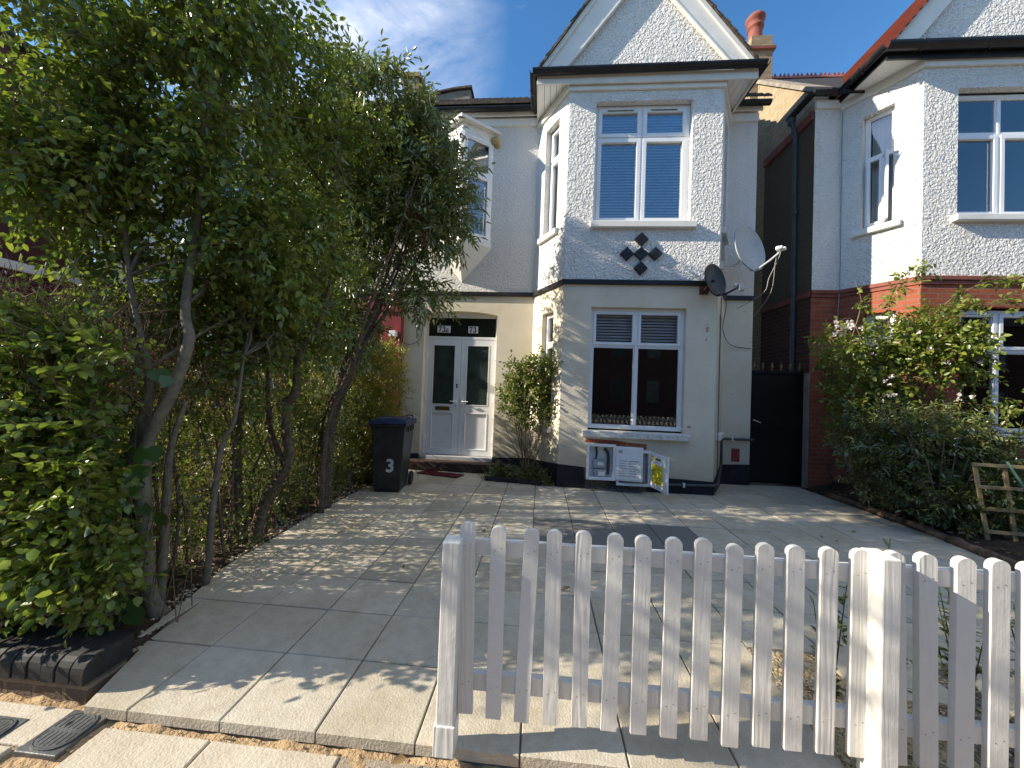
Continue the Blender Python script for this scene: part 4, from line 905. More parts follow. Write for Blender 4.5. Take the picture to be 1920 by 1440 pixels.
# the side wall towards the passage
mb = MB(); mb.quad((XS, YW, 0), (XS, 8.25, 0), (XS, 8.25, 3.30), (XS, YW, 3.30)); mb.build('side_brick_wall', M['redbrick_shaded'], K)
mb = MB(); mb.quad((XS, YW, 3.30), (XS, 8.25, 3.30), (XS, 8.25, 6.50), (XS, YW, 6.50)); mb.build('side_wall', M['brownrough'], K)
mb = MB(); mb.box((XS-0.035, YW+0.005, 3.34), (XS-0.002, 8.24, 3.44)); mb.build('brick_band', M['terra'], K, bevel=0.006)
mb = MB(); mb.box((XS-0.04, YW+0.005, 6.50), (XS-0.002, 8.24, 6.66)); mb.build('brick_band', M['terra'], K, bevel=0.006)
mb = MB(); mb.prism([(XS+0.02, 8.25, 0), (XS+0.02, 12.5, 0), (XS+0.02, 12.5, 5.6), (XS+0.02, 9.0, 9.02), (XS+0.02, 6.86, 7.0), (XS+0.02, 6.86, 6.66), (XS+0.02, 8.25, 6.66)], (0.25, 0, 0)); mb.build('gable_wall', M['stock_s'], K)
mb = MB(); mb.prism([(XS-0.03, 6.80, 6.98), (XS-0.03, 9.0, 9.04), (XS-0.03, 9.0, 9.13), (XS-0.03, 6.80, 7.07)], (0.34, 0, 0)); mb.build('coping', M['coping'], K)
rf = MB(); rf.prism([(XS+0.28, 6.5, 6.70), (XS+0.28, 9.0, 9.02), (XS+0.28, 9.0, 9.10), (XS+0.28, 6.5, 6.78)], (7.2, 0, 0)); rf.prism([(XS+0.28, 11.5, 6.70), (XS+0.28, 9.0, 9.02), (XS+0.28, 9.0, 9.10), (XS+0.28, 11.5, 6.78)], (7.2, 0, 0)); rf.build('roof', M['slate'], K)
mb = MB(); x = XS+0.35
while x < 12:
    mb.prism([(x, 8.9, 9.03), (x, 9.0, 9.16), (x, 9.1, 9.03)], (0.295, 0, 0))
    for k in range(3): mb.prism([(x+0.03+k*0.09, 8.99, 9.14), (x+0.11+k*0.09, 8.99, 9.14), (x+0.07+k*0.09, 8.99, 9.23)], (0, 0.02, 0))
    x += 0.30
mb.build('ridge_tiles', M['terra'], K)
ch = MB(); ch.box((4.50, 8.62, 8.0), (4.97, 9.3, 9.45)); ch.box((4.46, 8.58, 9.45), (5.01, 9.34, 9.55)); ch.box((4.50, 8.62, 9.55), (4.97, 9.3, 9.80)); co = ch.build('chimney', M['stock_f'], K, bevel=0.006)
ch = MB(); ch.lathe((4.70, 8.85, 9.80), (0, 0, 1), [(0.15, 0), (0.145, 0.25), (0.14, 0.34), (0.175, 0.36), (0.175, 0.40), (0.15, 0.42), (0.16, 0.50), (0.20, 0.54), (0.205, 0.60), (0.16, 0.66), (0.06, 0.70), (0.0, 0.70)], 20); ch.build('chimney_pot', M['terra'], co, smooth=True)
ch = MB(); ch.box((4.45, 8.57, 9.452), (5.02, 9.35, 9.51)); ch.build('brick_band', M['terra'], co)
# windows and sills
um = 6.78; zt = 5.66
window(K, (0, YB, 0), (1, 0), Fn, (NW1[0]+0.002, NW1[1]-0.002, 4.364, 6.27), [(6.15, um-0.02, 4.414, zt-0.02), (um+0.02, 7.55, 4.414, zt-0.02), (6.15, um-0.02, zt+0.02, 6.22), (um+0.02, 7.55, zt+0.02, 6.22)], -0.10, gl='skyglass', fixed=(2, 3), sb=0.055,
       bars=[(um-0.02, um+0.02, 4.414, 6.22), (6.15, um-0.02, zt-0.02, zt+0.02), (um+0.02, 7.55, zt-0.02, zt+0.02)], nets=[(6.17, um-0.02, 4.4, 6.22), (um+0.05, 7.53, 4.4, 6.22)])
window(K, (0, YB, 0), (1, 0), Fn, (NW0[0]+0.002, NW0[1]-0.002, 1.145, 2.97), [(6.22, um-0.02, 1.195, 2.34), (um+0.02, 7.45, 1.195, 2.34), (6.22, um-0.02, 2.38, 2.92), (um+0.02, 7.45, 2.38, 2.92)], -0.09, sb=0.05, fixed=(0, 1),
       bars=[(um-0.02, um+0.02, 1.195, 2.92), (6.22, um-0.02, 2.34, 2.38), (um+0.02, 7.45, 2.34, 2.38)], nets=[(6.22, 7.45, 1.2, 2.9)])
a, b, c, d_ = NC1
window(K, (XJ, YW, 0), EU, EN, (a+0.002, b-0.002, c+0.004, d_-0.004), [(a+0.045, b-0.045, 5.62, d_-0.045)], -0.09, b=0.04, fixed=(0,), bars=[(a+0.04, b-0.04, 5.56, 5.62), ((a+b)/2+0.03, (a+b)/2+0.06, c+0.04, 5.56)], nets=[(a+0.05, b-0.05, c+0.05, d_-0.05)])
mb = MB((XJ, YW, 0), EU, EN); mb.ring(a+0.05, (a+b)/2+0.045, c+0.05, 5.56, 0.04, -0.08, -0.03); s1 = mb.build('sash', M['upvc'], K, bevel=0.004)
mb = MB((XJ+EU[0]*((a+b)/2+0.05)+EN[0]*-0.05, YW+EU[1]*((a+b)/2+0.05)+EN[1]*-0.05, 0), (EU[0]*0.5+EN[0]*0.86, EU[1]*0.5+EN[1]*0.86)); mb.ring(0.0, 0.20, c+0.05, 5.55, 0.035, -0.02, 0.02); mb.build('open_sash', M['upvc'], K, bevel=0.004)
a, b, c, d_ = NC0
window(K, (XJ, YW, 0), EU, EN, (a+0.002, b-0.002, c+0.004, d_-0.004), [(a+0.045, b-0.045, c+0.045, 2.34), (a+0.045, b-0.045, 2.38, d_-0.045)], -0.09, b=0.04, bars=[(a+0.04, b-0.04, 2.34, 2.38)], nets=[(a+0.05, b-0.05, c+0.05, d_-0.05)])
for (x0, x1, z) in ((6.02, 7.70, 4.36), (6.08, 7.62, 1.14)):
    mb = MB(); mb.box((x0, YB-0.10, z-0.10), (x1, YB+0.02, z-0.003)); mb.build('window_sill', M['white'], K, bevel=0.012)
for z in (4.40, 1.14):
    mb = MB((XJ, YW, 0), EU, EN); mb.box((0.18, 0, z-0.10), (0.78, 0.09, z-0.003)); mb.build('window_sill', M['white'], K, bevel=0.012)
# gable, fascia, soffit, gutters, red verge
GX0, GX1, GXm = 5.02, 8.64, 6.83
gb = MB(); gb.prism([(5.30, YF+0.07, 6.82), (8.36, YF+0.07, 6.82), (GXm, YF+0.07, 8.90)], (0, 0.06, 0)); gb.build('gable', M['rough'], K)
gz = 6.86; sl_ = 1.28
for s_ in (1, -1):
    xo = GXm-s_*(GXm-GX0); xi = GXm-s_*(GXm-GX0-0.34); zo = gz+sl_*(GXm-GX0); zi = gz+sl_*(GXm-GX0-0.34)
    b1 = MB(); b1.prism([(xo, YF, gz), (xi, YF, gz), (GXm+0.001*s_, YF, zi), (GXm+0.001*s_, YF, zo)], (0, 0.055, 0)); b1.build('bargeboard', M['white'], K, bevel=0.005)
    rr = MB(); dx, dz = GXm-xo, zo-gz; L = math.hypot(dx, dz); ux, uz = dx/L, dz/L; nx_, nz_ = -uz*s_, ux*s_
    for k in range(20):
        a_, b_ = L*k/20-0.07, L*(k+1)/20; p = [(xo+ux*a_+nx_*0.03, gz+uz*a_+nz_*0.03), (xo+ux*b_+nx_*0.012, gz+uz*b_+nz_*0.012), (xo+ux*b_, gz+uz*b_), (xo+ux*a_, gz+uz*a_)]
        rr.prism([(x, YF-0.05, z) for x, z in p], (0, 3.5, 0))
    rr.build('gable_roof', M['terra'], K)
mb = MB(); mb.box((GX0, YF-0.01, 6.70), (GX1, YF+0.02, 6.82)); mb.box((GX0, YF+0.02, 6.74), (GX0+0.025, YW, 6.82)); mb.build('fascia', M['black'], K)
mb = MB(); mb.box((GX0+0.026, YF+0.021, 6.755), (GX1, YW-0.02, 6.775)); mb.build('soffit', M['upvc'], K)
gutter([(GX0-0.08, YF-0.075, 6.86), (GX1+0.05, YF-0.075, 6.86)], 'gutter', K, M['black'], 0.085); gutter([(GX0-0.07, YF-0.10, 6.86), (GX0-0.07, 6.62, 6.86)], 'gutter', K, M['black'], 0.066)
gutter([(XS-0.12, 6.66, 6.87), (GX0-0.07, 6.66, 6.87)], 'gutter', K, M['black'], 0.06); gutter([(XS-0.12, 6.62, 6.87), (XS-0.12, 7.3, 6.87)], 'gutter', K, M['black'], 0.06)
mb = MB(); mb.tube([(XS-0.12, 7.22, 6.86), (XS-0.11, 7.22, 6.72), (XS-0.06, 7.20, 6.50), (XS-0.06, 7.15, 3.2), (XS-0.06, 7.15, 0.05)], 0.04, 10); mb.lathe((XS-0.12, 7.22, 6.70), (0, 0, 1), [(0.05, 0), (0.07, 0.05), (0.07, 0.12)], 10)
for z in (1.2, 3.0, 5.0): mb.lathe((XS-0.06, 7.16, z), (0, 0, 1), [(0.041, -0.04), (0.052, -0.04), (0.052, 0.04), (0.041, 0.04)], 10)
mb.build('downpipe', M['pipe'], K)
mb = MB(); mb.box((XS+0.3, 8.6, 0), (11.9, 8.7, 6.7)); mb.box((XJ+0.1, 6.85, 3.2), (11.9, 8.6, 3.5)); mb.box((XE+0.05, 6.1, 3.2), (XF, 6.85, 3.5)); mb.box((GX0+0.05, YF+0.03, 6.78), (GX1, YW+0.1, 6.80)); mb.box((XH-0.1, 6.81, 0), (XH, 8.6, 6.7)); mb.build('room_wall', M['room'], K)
mb = MB(); mb.tube([(5.09, YW-0.03, 6.6), (5.085, YW-0.035, 5.2), (5.10, YW-0.03, 4.2), (5.09, YW-0.035, 3.5), (5.05, YW-0.06, 2.9)], 0.006, 5, 3); mb.build('cable', M['cablew'], K)

# side gate with a spiked top rail
Gt = thing('side_gate', (4.18, 6.92, 0), 'tall black side gate closing the passage between the two houses', 'gate')
mb = MB(); mb.box((3.70, 6.92, 0.03), (4.63, 6.95, 1.98)); mb.build('panel', M['gateblack'], Gt)
mb = MB(); mb.box((3.70, 6.90, 1.98), (4.63, 6.96, 2.03)); mb.box((3.70, 6.90, 0.0), (3.76, 6.919, 1.979)); mb.box((4.57, 6.90, 0.0), (4.63, 6.919, 1.979)); mb.box((3.76, 6.90, 1.0), (4.57, 6.919, 1.06)); mb.build('frame', M['gateblack'], Gt)
for k in range(6):
    mb = MB(); mb.lathe((3.80+k*0.155, 6.93, 2.03), (0, 0, 1), [(0.012, 0), (0.012, 0.05), (0.028, 0.06), (0.018, 0.085), (0.022, 0.10), (0.0, 0.17)], 8); mb.build('spike', M['gilt'], Gt)
mb = MB(); mb.tube([(3.80, 6.91, 1.14), (3.80, 6.87, 1.14), (3.90, 6.865, 1.10)], 0.011, 8); mb.build('handle', M['silver'], Gt)
mb = MB(); mb.box((4.631, 6.78, 0.0), (4.648, 6.97, 2.0)); mb.build('gate_post', M['coping'], Gt)

# ------------------------------------------------------------------ attached house on the left, mostly behind the trees
Q = thing('attached_house', (-5.0, 6.8, 0), 'pale attached house behind the trees with dark red painted brick on its ground floor', 'house')
mb = MB(); wall(mb, (0, YW, 0), (1, 0), Fn, -9.2, XL0-0.003, ZS, 6.7, [(-7.0, -5.6, 4.3, 6.1)], 0.1); mb.build('upper_wall', M['roughfine'], Q)
mb = MB(); wall(mb, (0, YW, 0), (1, 0), Fn, -9.2, -3.06, 0, ZS, [(-6.9, -5.2, 0.95, 2.8), (-4.15, -3.25, 0.2, 2.85)], 0.1); mb.build('ground_floor_wall', M['redpaint'], Q)
mb = MB(); mb.box((-3.055, YW-0.10, 0), (XL0-0.002, YW+0.05, 3.25)); mb.box((-3.08, YW-0.13, 2.90), (XL0-0.003, YW-0.101, 3.05)); mb.box((-3.08, YW-0.13, 0), (XL0-0.003, YW-0.101, 0.3)); mb.build('pilaster', M['redpaint'], Q, bevel=0.012)
mb = MB(); mb.box((-9.2, YW-0.05, 3.255), (XL0-0.002, YW-0.001, 3.33)); mb.build('string_course', M['black'], Q)
mb = MB(); mb.box((-4.15, YW+0.06, 0.2), (-3.25, YW+0.10, 2.85)); mb.box((-4.15, YW+0.03, 2.2), (-3.25, YW+0.059, 2.28)); mb.box((-3.33, YW+0.03, 0.2), (-3.25, YW+0.059, 2.2)); mb.box((-4.15, YW+0.03, 0.2), (-4.07, YW+0.059, 2.2)); mb.build('porch_door', M['upvc'], Q)
window(Q, (0, YW, 0), (1, 0), Fn, (-6.9, -5.2, 0.95, 2.8), [(-6.85, -6.06, 1.0, 2.2), (-6.04, -5.25, 1.0, 2.2)], -0.08, bars=[(-6.06, -6.04, 1.0, 2.75), (-6.85, -6.06, 2.2, 2.26), (-6.04, -5.25, 2.2, 2.26)], nets=[(-6.8, -5.3, 1, 2.7)])
window(Q, (0, YW, 0), (1, 0), Fn, (-7.0, -5.6, 4.3, 6.1), [(-6.95, -6.31, 4.35, 6.05), (-6.29, -5.65, 4.35, 6.05)], -0.08, bars=[(-6.31, -6.29, 4.35, 6.05)], nets=[(-6.9, -5.7, 4.35, 6.0)])
rf = MB(); rf.prism([(-9.3, 6.5, 6.68), (-9.3, 9.0, 8.76), (-9.3, 9.0, 8.84), (-9.3, 6.5, 6.76)], (9.3+XL0-0.12, 0, 0)); rf.prism([(-9.3, 11.5, 6.68), (-9.3, 9.0, 8.76), (-9.3, 9.0, 8.84), (-9.3, 11.5, 6.76)], (9.3+XL0-0.12, 0, 0)); rf.build('roof', M['slate'], Q)
mb = MB(); mb.box((-3.14, 7.4, 6.8), (-2.78, 7.95, 8.0)); mb.box((-3.18, 7.36, 8.0), (-2.74, 7.99, 8.09)); mb.build('chimney', M['stock_f'], Q)
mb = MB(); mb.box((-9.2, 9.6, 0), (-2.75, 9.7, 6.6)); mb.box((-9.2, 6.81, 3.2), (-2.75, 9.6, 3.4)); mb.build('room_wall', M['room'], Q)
# white sensor box and its wire on the red pilaster
al = thing('sensor_box', (-2.78, YW-0.135, 2.4), 'small white box with a trailing wire on the dark red pilaster', 'box')
mb = MB(); mb.box((-2.85, YW-0.20, 2.43), (-2.72, YW-0.102, 2.54)); mb.build('casing', M['plate'], al, bevel=0.01)
mb = MB(); mb.tube([(-2.74, YW-0.14, 2.45), (-2.62, YW-0.06, 2.33), (-2.45, YW-0.03, 2.32), (-2.30, YW-0.02, 2.45), (-2.27, YW-0.02, 2.75)], 0.006, 5, 5); mb.build('wire', M['darkgrey'], al)

# dark red brick block far left with its pale band
R_ = thing('brick_building', (-10.5, 8.0, 0), 'dark red brick building at the far left with a white band above maroon painted brick', 'building')
mb = MB(); mb.box((-13, 5.75, 3.60), (-10.0, 7.36, 7.6)); mb.build('upper_wall', M['darkbrick'], R_)
mb = MB(); mb.box((-13, 5.75, 0), (-10.005, 7.36, 3.44)); mb.build('lower_wall', M['paintedbrick'], R_)
mb = MB(); mb.box((-13, 5.73, 3.44), (-9.94, 7.36, 3.60)); mb.build('band', M['white'], R_)
mb = MB(); mb.box((-13.1, 5.65, 7.6), (-9.9, 7.45, 7.75)); mb.build('roof', M['slate'], R_)
mb = MB(); mb.tube([(-9.95, 6.95, 7.6), (-9.95, 6.95, 4.3), (-9.92, 6.95, 4.0)], 0.05, 8); mb.build('downpipe', M['pipe'], R_)

# terrace across the street: it only shows as the dark reflection in the ground floor window
T_ = thing('terrace', (0, -16, 0), 'red brick terrace across the street, seen only as a reflection in the ground floor window', 'building')
mb = MB(); mb.box((-70, -18, 0), (90, -16, 7.2)); mb.build('wall', brick('terrace_brick', ((0.12, 0.05, 0.036), (0.09, 0.04, 0.03)), (0.1, 0.08, 0.07)), T_)
mb = MB(); mb.prism([(-70, -15.8, 7.2), (-70, -18, 9.4), (-70, -20, 7.2)], (160, 0, 0)); mb.build('roof', M['slate'], T_)
for k in range(-6, 16):
    for z in (1.0, 4.3):
        mb = MB((k*2.6, -16, 0), (1, 0), (0, 1)); mb.ring(0, 1.0, z, z+1.7, 0.08, 0.001, 0.05); mb.box((0.08, 0.001, z+0.85), (0.92, 0.04, z+0.92)); mb.box((0.08, 0.0012, z+0.08), (0.92, 0.01, z+0.85)) ; w_ = mb.build('window', M['darkgrey'], T_)
        mb = MB((k*2.6, -16, 0), (1, 0), (0, 1)); mb.box((0.081, 0.011, z+0.081), (0.919, 0.016, z+0.849)); mb.box((0.081, 0.011, z+0.921), (0.919, 0.016, z+1.619)); mb.build('pane', M['obscure'], w_)

# ------------------------------------------------------------------ satellite dishes
def dish(name, C, nrm, R, dep, mat, label, lnb, mount, rr=0.9):
    r = thing(name, C, label, 'satellite dish')
    nv = Vector(nrm).normalized(); m_ = MB()
    prof = [(R*k/9, -dep*(1-(k/9)**2)) for k in range(10)]+[(R*1.03, 0.004), (R*1.03, -0.018)]+[(R*k/9, -dep*(1-(k/9)**2)-0.012) for k in range(9, -1, -1)]
    m_.lathe(C, nv, prof, 40); d = m_.build('reflector', mat, r, smooth=True)
    return r, nv
r, nv = dish('satellite_dish', (3.29, 6.18, 3.95), (0.50, -0.85, 0.16), 0.375, 0.075, M['dish'], 'large pale grey satellite dish on a bent arm at the corner of the bay', None, None)
mb = MB(); mb.tube([(3.31, 6.20, 3.60), (3.33, 6.10, 3.55), (3.45, 5.92, 3.66), (3.52, 5.82, 3.74)], 0.016, 8); mb.build('arm', M['dish'], r)
for q in ((3.50, 5.80, 3.80), (3.57, 5.84, 3.80)):
    mb = MB(); mb.lathe(q, (-0.4, 0.9, 0.05), [(0.0, -0.05), (0.028, -0.045), (0.03, 0.0), (0.036, 0.01), (0.036, 0.03), (0.0, 0.04)], 12); mb.build('receiver', M['plate'], r, smooth=True)
mb = MB(); mb.tube([(2.86, 6.18, 3.66), (3.02, 6.22, 3.67), (3.13, 6.27, 3.72), (3.24, 6.32, 3.88)], 0.018, 8, 4); mb.box((2.80, 6.14, 3.60), (2.86, 6.22, 3.72)); mb.build('bracket', M['white'], r)
mb = MB(); mb.tube([(3.57, 5.86, 3.79), (3.55, 5.9, 3.66), (3.48, 6.0, 3.4), (3.46, 6.1, 3.2), (3.40, 6.75, 3.1)], 0.006, 5, 4); mb.tube([(3.51, 5.83, 3.79), (3.51, 5.9, 3.6), (3.57, 6.1, 3.2), (3.66, 6.74, 2.95)], 0.006, 5, 4); mb.build('lead', M['cablew'], r)
r, nv = dish('satellite_dish', (2.56, 5.72, 3.28), (0.55, -0.82, 0.14), 0.245, 0.06, M['mesh'], 'small black mesh satellite dish on a rusty bracket above the ground floor window', None, None)
mb = MB(); mb.tube([(2.56, 5.70, 3.04), (2.64, 5.58, 3.03), (2.74, 5.44, 3.09)], 0.014, 8); mb.build('arm', M['mesh'], r)
mb = MB(); mb.lathe((2.71, 5.45, 3.13), (-0.6, 0.8, 0.1), [(0.0, -0.03), (0.025, -0.03), (0.03, 0.02), (0.0, 0.03)], 10); mb.box((2.75, 5.41, 3.04), (2.82, 5.47, 3.14)); mb.build('receiver', M['grey'], r, bevel=0.006)
mb = MB(); mb.box((2.42, 5.90, 3.12), (2.54, 5.955, 3.24)); mb.tube([(2.48, 5.92, 3.18), (2.52, 5.80, 3.25), (2.56, 5.76, 3.29)], 0.018, 8); mb.build('bracket', M['rust'], r)
mb = MB(); mb.tube([(2.68, 5.66, 3.08), (2.78, 5.85, 2.9), (3.0, 6.4, 2.65), (3.30, 6.74, 2.45), (3.66, 6.78, 2.40)], 0.006, 5, 5); mb.tube([(2.74, 5.92, 3.08), (2.76, 5.97, 2.2), (2.77, 5.98, 1.0), (2.78, 6.0, 0.3)], 0.007, 5, 3); mb.build('lead', M['darkgrey'], r)

# ------------------------------------------------------------------ wheelie bin
B = thing('wheelie_bin', (-2.17, 5.33, 0), 'black wheelie bin with a blue lid and a big figure 3, beside the hedge', 'bin')
bx, by = -2.165, 5.34; an = math.radians(7); bu = (math.cos(an), math.sin(an)); bn = (math.sin(an), -math.cos(an))
mb = MB((bx, by, 0), bu, bn)
def frus(m, a, b, z0, z1): m.add([(-a[0], a[1], z0), (a[0], a[1], z0), (a[0], -a[2], z0), (-a[0], -a[2], z0), (-b[0], b[1], z1), (b[0], b[1], z1), (b[0], -b[2], z1), (-b[0], -b[2], z1)], [(0, 1, 2, 3), (4, 5, 6, 7), (0, 1, 5, 4), (1, 2, 6, 5), (2, 3, 7, 6), (3, 0, 4, 7)])
frus(mb, (0.185, 0.26, 0.20), (0.235, 0.30, 0.30), 0.035, 0.93); frus(mb, (0.255, 0.32, 0.33), (0.262, 0.33, 0.34), 0.93, 0.975)
frus(mb, (0.17, 0.25, 0.16), (0.183, 0.258, 0.19), 0.0, 0.034)
for sx in (-1, 1):
    for k in range(3): mb.box((sx*0.238, 0.14-k*0.16, 0.85), (sx*0.262, 0.16-k*0.16, 0.93))
mb.build('body', M['rubber'], B, bevel=0.016)
mb = MB((bx, by, 0), bu, bn); frus(mb, (0.275, 0.345, 0.33), (0.255, 0.325, 0.30), 0.977, 1.02); frus(mb, (0.20, 0.26, 0.22), (0.18, 0.24, 0.20), 1.02, 1.045); mb.tube([(0.12, -0.30, 1.0), (0.12, -0.33, 1.06), (0.20, -0.33, 1.06), (0.20, -0.30, 1.0)], 0.012, 6); mb.build('lid', M['binblue'], B, bevel=0.014)
mb = MB((bx, by, 0), bu, bn); mb.tube([(-0.19, -0.36, 0.95), (0.19, -0.36, 0.95)], 0.018, 10); mb.box((-0.20, -0.37, 0.93), (-0.17, -0.33, 0.97)); mb.box((0.17, -0.37, 0.93), (0.20, -0.33, 0.97)); mb.build('handle', M['rubber'], B)
for sx in (-1, 1):
    c = MB((bx, by, 0), bu, bn); cx = bx+bu[0]*sx*0.20+bn[0]*-0.24; cy = by+bu[1]*sx*0.20+bn[1]*-0.24
    w_ = MB(); w_.lathe((cx, cy, 0.10), (bu[0]*sx, bu[1]*sx, 0), [(0.0, 0.0), (0.075, 0.0), (0.10, 0.005), (0.102, 0.045), (0.075, 0.05), (0.06, 0.04), (0.0, 0.042)], 24); w_.build('wheel', M['rubber'], B, smooth=False)
def text_mesh(txt, size, bold=0.0):
    cu = bpy.data.curves.new('t', 'FONT'); cu.body = txt; cu.size = size; cu.offset = bold; cu.extrude = 0.0008; cu.align_x = 'CENTER'
    ob = bpy.data.objects.new('t', cu); COL.objects.link(ob); dg = bpy.context.evaluated_depsgraph_get(); me = bpy.data.meshes.new_from_object(ob.evaluated_get(dg)); bpy.data.objects.remove(ob); return me
me = text_mesh('3', 0.25, 0.007); me.materials.append(M['silver']); n3 = bpy.data.objects.new('numeral', me); COL.objects.link(n3); n3.parent = B
zt_ = 0.30; fy = 0.26+(0.30-0.26)*(zt_+0.07-0.035)/0.895
n3.location = Vector((bx+bu[0]*0.045+bn[0]*(fy+0.012), by+bu[1]*0.045+bn[1]*(fy+0.012), zt_))-Vector(B.location); n3.rotation_euler = (math.radians(90-2.5), 0, an)
# doormat
mb = MB(); mb.add([(-2.12, 6.30, 0.006), (-1.36, 6.12, 0.006), (-1.28, 6.36, 0.006), (-2.02, 6.53, 0.006), (-2.12, 6.30, 0.018), (-1.36, 6.12, 0.018), (-1.28, 6.36, 0.018), (-2.02, 6.53, 0.018)], [(0, 1, 2, 3), (4, 5, 6, 7), (0, 1, 5, 4), (1, 2, 6, 5), (2, 3, 7, 6), (3, 0, 4, 7)])
tag(mb.build('doormat', M['mat']), 'worn maroon doormat lying askew before the door step', 'doormat')

# ------------------------------------------------------------------ low front wall with black coping bricks
GW = thing('garden_wall', (-2.6, 1.7, 0), 'low old brick wall with shiny black bullnose coping bricks under the hedge', 'wall')
mb = MB(); mb.box((-6.5, 1.63, -0.11), (-2.12, 1.80, 0.025)); mb.build('brick_course', M['wallbrick'], GW)
x = -2.105
for k in range(40):
    if x < -6.4: break
    w_ = 0.072; dz = random.uniform(-0.004, 0.004); dy = random.uniform(-0.004, 0.004)
    x0, x1 = x-w_, x; pr_ = []
    y0, y1, z0, z1, r_ = 1.605+dy, 1.82+dy, 0.03, 0.145+dz, 0.06
    pr_ = [(x0, y1, z0), (x0, y1, z1), (x0, y0+r_, z1)]+[(x0, y0+r_-r_*math.sin(math.radians(t)), z1-r_+r_*math.cos(math.radians(t))) for t in (22, 45, 68, 90)]+[(x0, y0, z0)]
    mb = MB(); mb.prism(pr_, (w_, 0, 0)); mb.build('coping_brick', M['coal'], GW, bevel=0.004); x -= w_+0.006
mb = MB(); mb.box((-6.5, 1.64, 0.026), (-2.11, 1.80, 0.12)); mb.build('mortar', M['bed'], GW)

# ------------------------------------------------------------------ white picket fence
FN = thing('picket_fence', (0.5, 1.58, 0), 'white painted picket fence with round topped pickets along the front of the drive', 'fence')
YP = 1.56
def picket_mesh(w, h, th):
    m = MB(); r = w/2; pts = [(-r, 0, 0), (r, 0, 0)]+[(r*math.cos(math.radians(t)), 0, h-r*0.85+r*0.85*math.sin(math.radians(t))) for t in range(0, 181, 15)]
    m.prism(pts, (0, th, 0)); m.cur = 1
    for z in (0.705, 0.13):
        for dx in (-0.013, 0.014): m.lathe((dx, -0.0004, z+dx*0.4), (0, -1, 0), [(0.0022, 0), (0.0022, 0.0006), (0, 0.0006)], 6)
    return m
def rail(x0, x1, z0, z1):
    m = MB(); m.box((x0, YP+0.023, z0), (x1, YP+0.055, z1)); return m.build('rail', M['picket'], FN, bevel=0.003)
xsP = [(-0.267+0.1168*i)*1.0196 for i in range(14)]
pk = picket_mesh(0.064, 0.80, 0.022); p0 = pk.build('picket', [M['picket'], M['darkgrey']], FN, bevel=0.003)
p0.location = Vector((xsP[0], YP, 0.135))-Vector(FN.location)
base = p0.data
# picket_mesh verts were shifted by the fence's own base when built: shift them back to the picket's own origin
for v in base.vertices: v.co += Vector(FN.location)
rp = np.random.default_rng(3)
xsQ = [1.42, 1.53, 1.652, 1.772]+[1.89+0.12*i for i in range(22)]
for i, x in enumerate(xsP+xsQ):
    if i == 0: o = p0
    else:
        o = p0.copy(); COL.objects.link(o); o.parent = FN
    q = i >= 14
    o.location = Vector((x, YP, 0.125+rp.normal()*0.004-(0.012 if q else 0)))-Vector(FN.location)
    o.rotation_euler = (0, rp.normal()*0.008-0.004, rp.normal()*0.01); o.scale = (1.04 if q else 1.0+rp.normal()*0.02, 1.25 if q else 1, 1.015 if q else 1.0)
rail(-0.30, 1.40, 0.790, 0.855); rail(-0.30, 1.40, 0.215, 0.29)
rail(1.402, 4.5, 0.795, 0.862); rail(1.402, 4.5, 0.205, 0.275)
def post(x0, x1, y0, y1, z0, z1):
    m = MB(); c = 0.006; m.add([(x0, y0, z0), (x1, y0, z0), (x1, y1, z0), (x0, y1, z0), (x0, y0, z1-0.004), (x1, y0, z1-0.004), (x1, y1, z1), (x0, y1, z1)], [(0, 1, 2, 3), (4, 5, 6, 7), (0, 1, 5, 4), (1, 2, 6, 5), (2, 3, 7, 6), (3, 0, 4, 7)]); return m.build('post', M['picket'], FN, bevel=0.005)
po = post(-0.383, -0.308, 1.505, 1.585, 0.03, 0.870)
m = MB(); m.box((-0.389, 1.498, 0.0), (-0.302, 1.59, 0.125)); m.build('post_shoe', M['picket'], po, bevel=0.004)
post(1.300, 1.366, 1.497, 1.60, -0.04, 0.925); post(4.50, 4.57, 1.497, 1.60, -0.04, 0.925)

# ------------------------------------------------------------------ things along the right hand bed
Lg = thing('log_edging', (4.6, 5.0, 0), 'row of weathered half log edging along the right side of the drive', 'edging')
pts = [(4.60, 6.25), (4.62, 5.6), (4.63, 5.05), (4.58, 4.5), (4.53, 4.1), (4.46, 3.7), (4.40, 3.2)]
for (a, b) in zip(pts, pts[1:]):
    mb = MB(); mb.tube([(a[0]+(b[0]-a[0])*t, a[1]+(b[1]-a[1])*t, 0.03+random.uniform(-0.006, 0.006)) for t in (0.02, 0.25, 0.5, 0.75, 0.98)], [0.048*random.uniform(0.85, 1.15) for _ in range(5)], 9, 0, True, 0.12); mb.build('log', M['log'], Lg, smooth=True)
Tr = thing('trellis', (4.83, 4.35, 0), 'leaning square wooden trellis panel in the flower bed on the right', 'trellis')
def bar(a, b, w, t, nm):
    a, b = Vector(a), Vector(b); d = (b-a).normalized(); sdir = d.cross(Vector((0.1, 1, 0))).normalized(); n_ = sdir.cross(d).normalized()
    m = MB(); c = [a+sdir*w/2, a-sdir*w/2, a-sdir*w/2+n_*t, a+sdir*w/2+n_*t]; m.prism([tuple(q) for q in c], tuple(b-a)); m.build(nm, M['trelliswood'], Tr, bevel=0.002)
tx = [(4.675, 4.842), (4.93, 5.08), (5.18, 5.32), (5.43, 5.56)]
for k, (xt, xb) in enumerate(tx): bar((xb, 4.35-k*0.03, -0.05), (xt, 4.35-k*0.03, 0.91), 0.036, 0.02, 'upright')
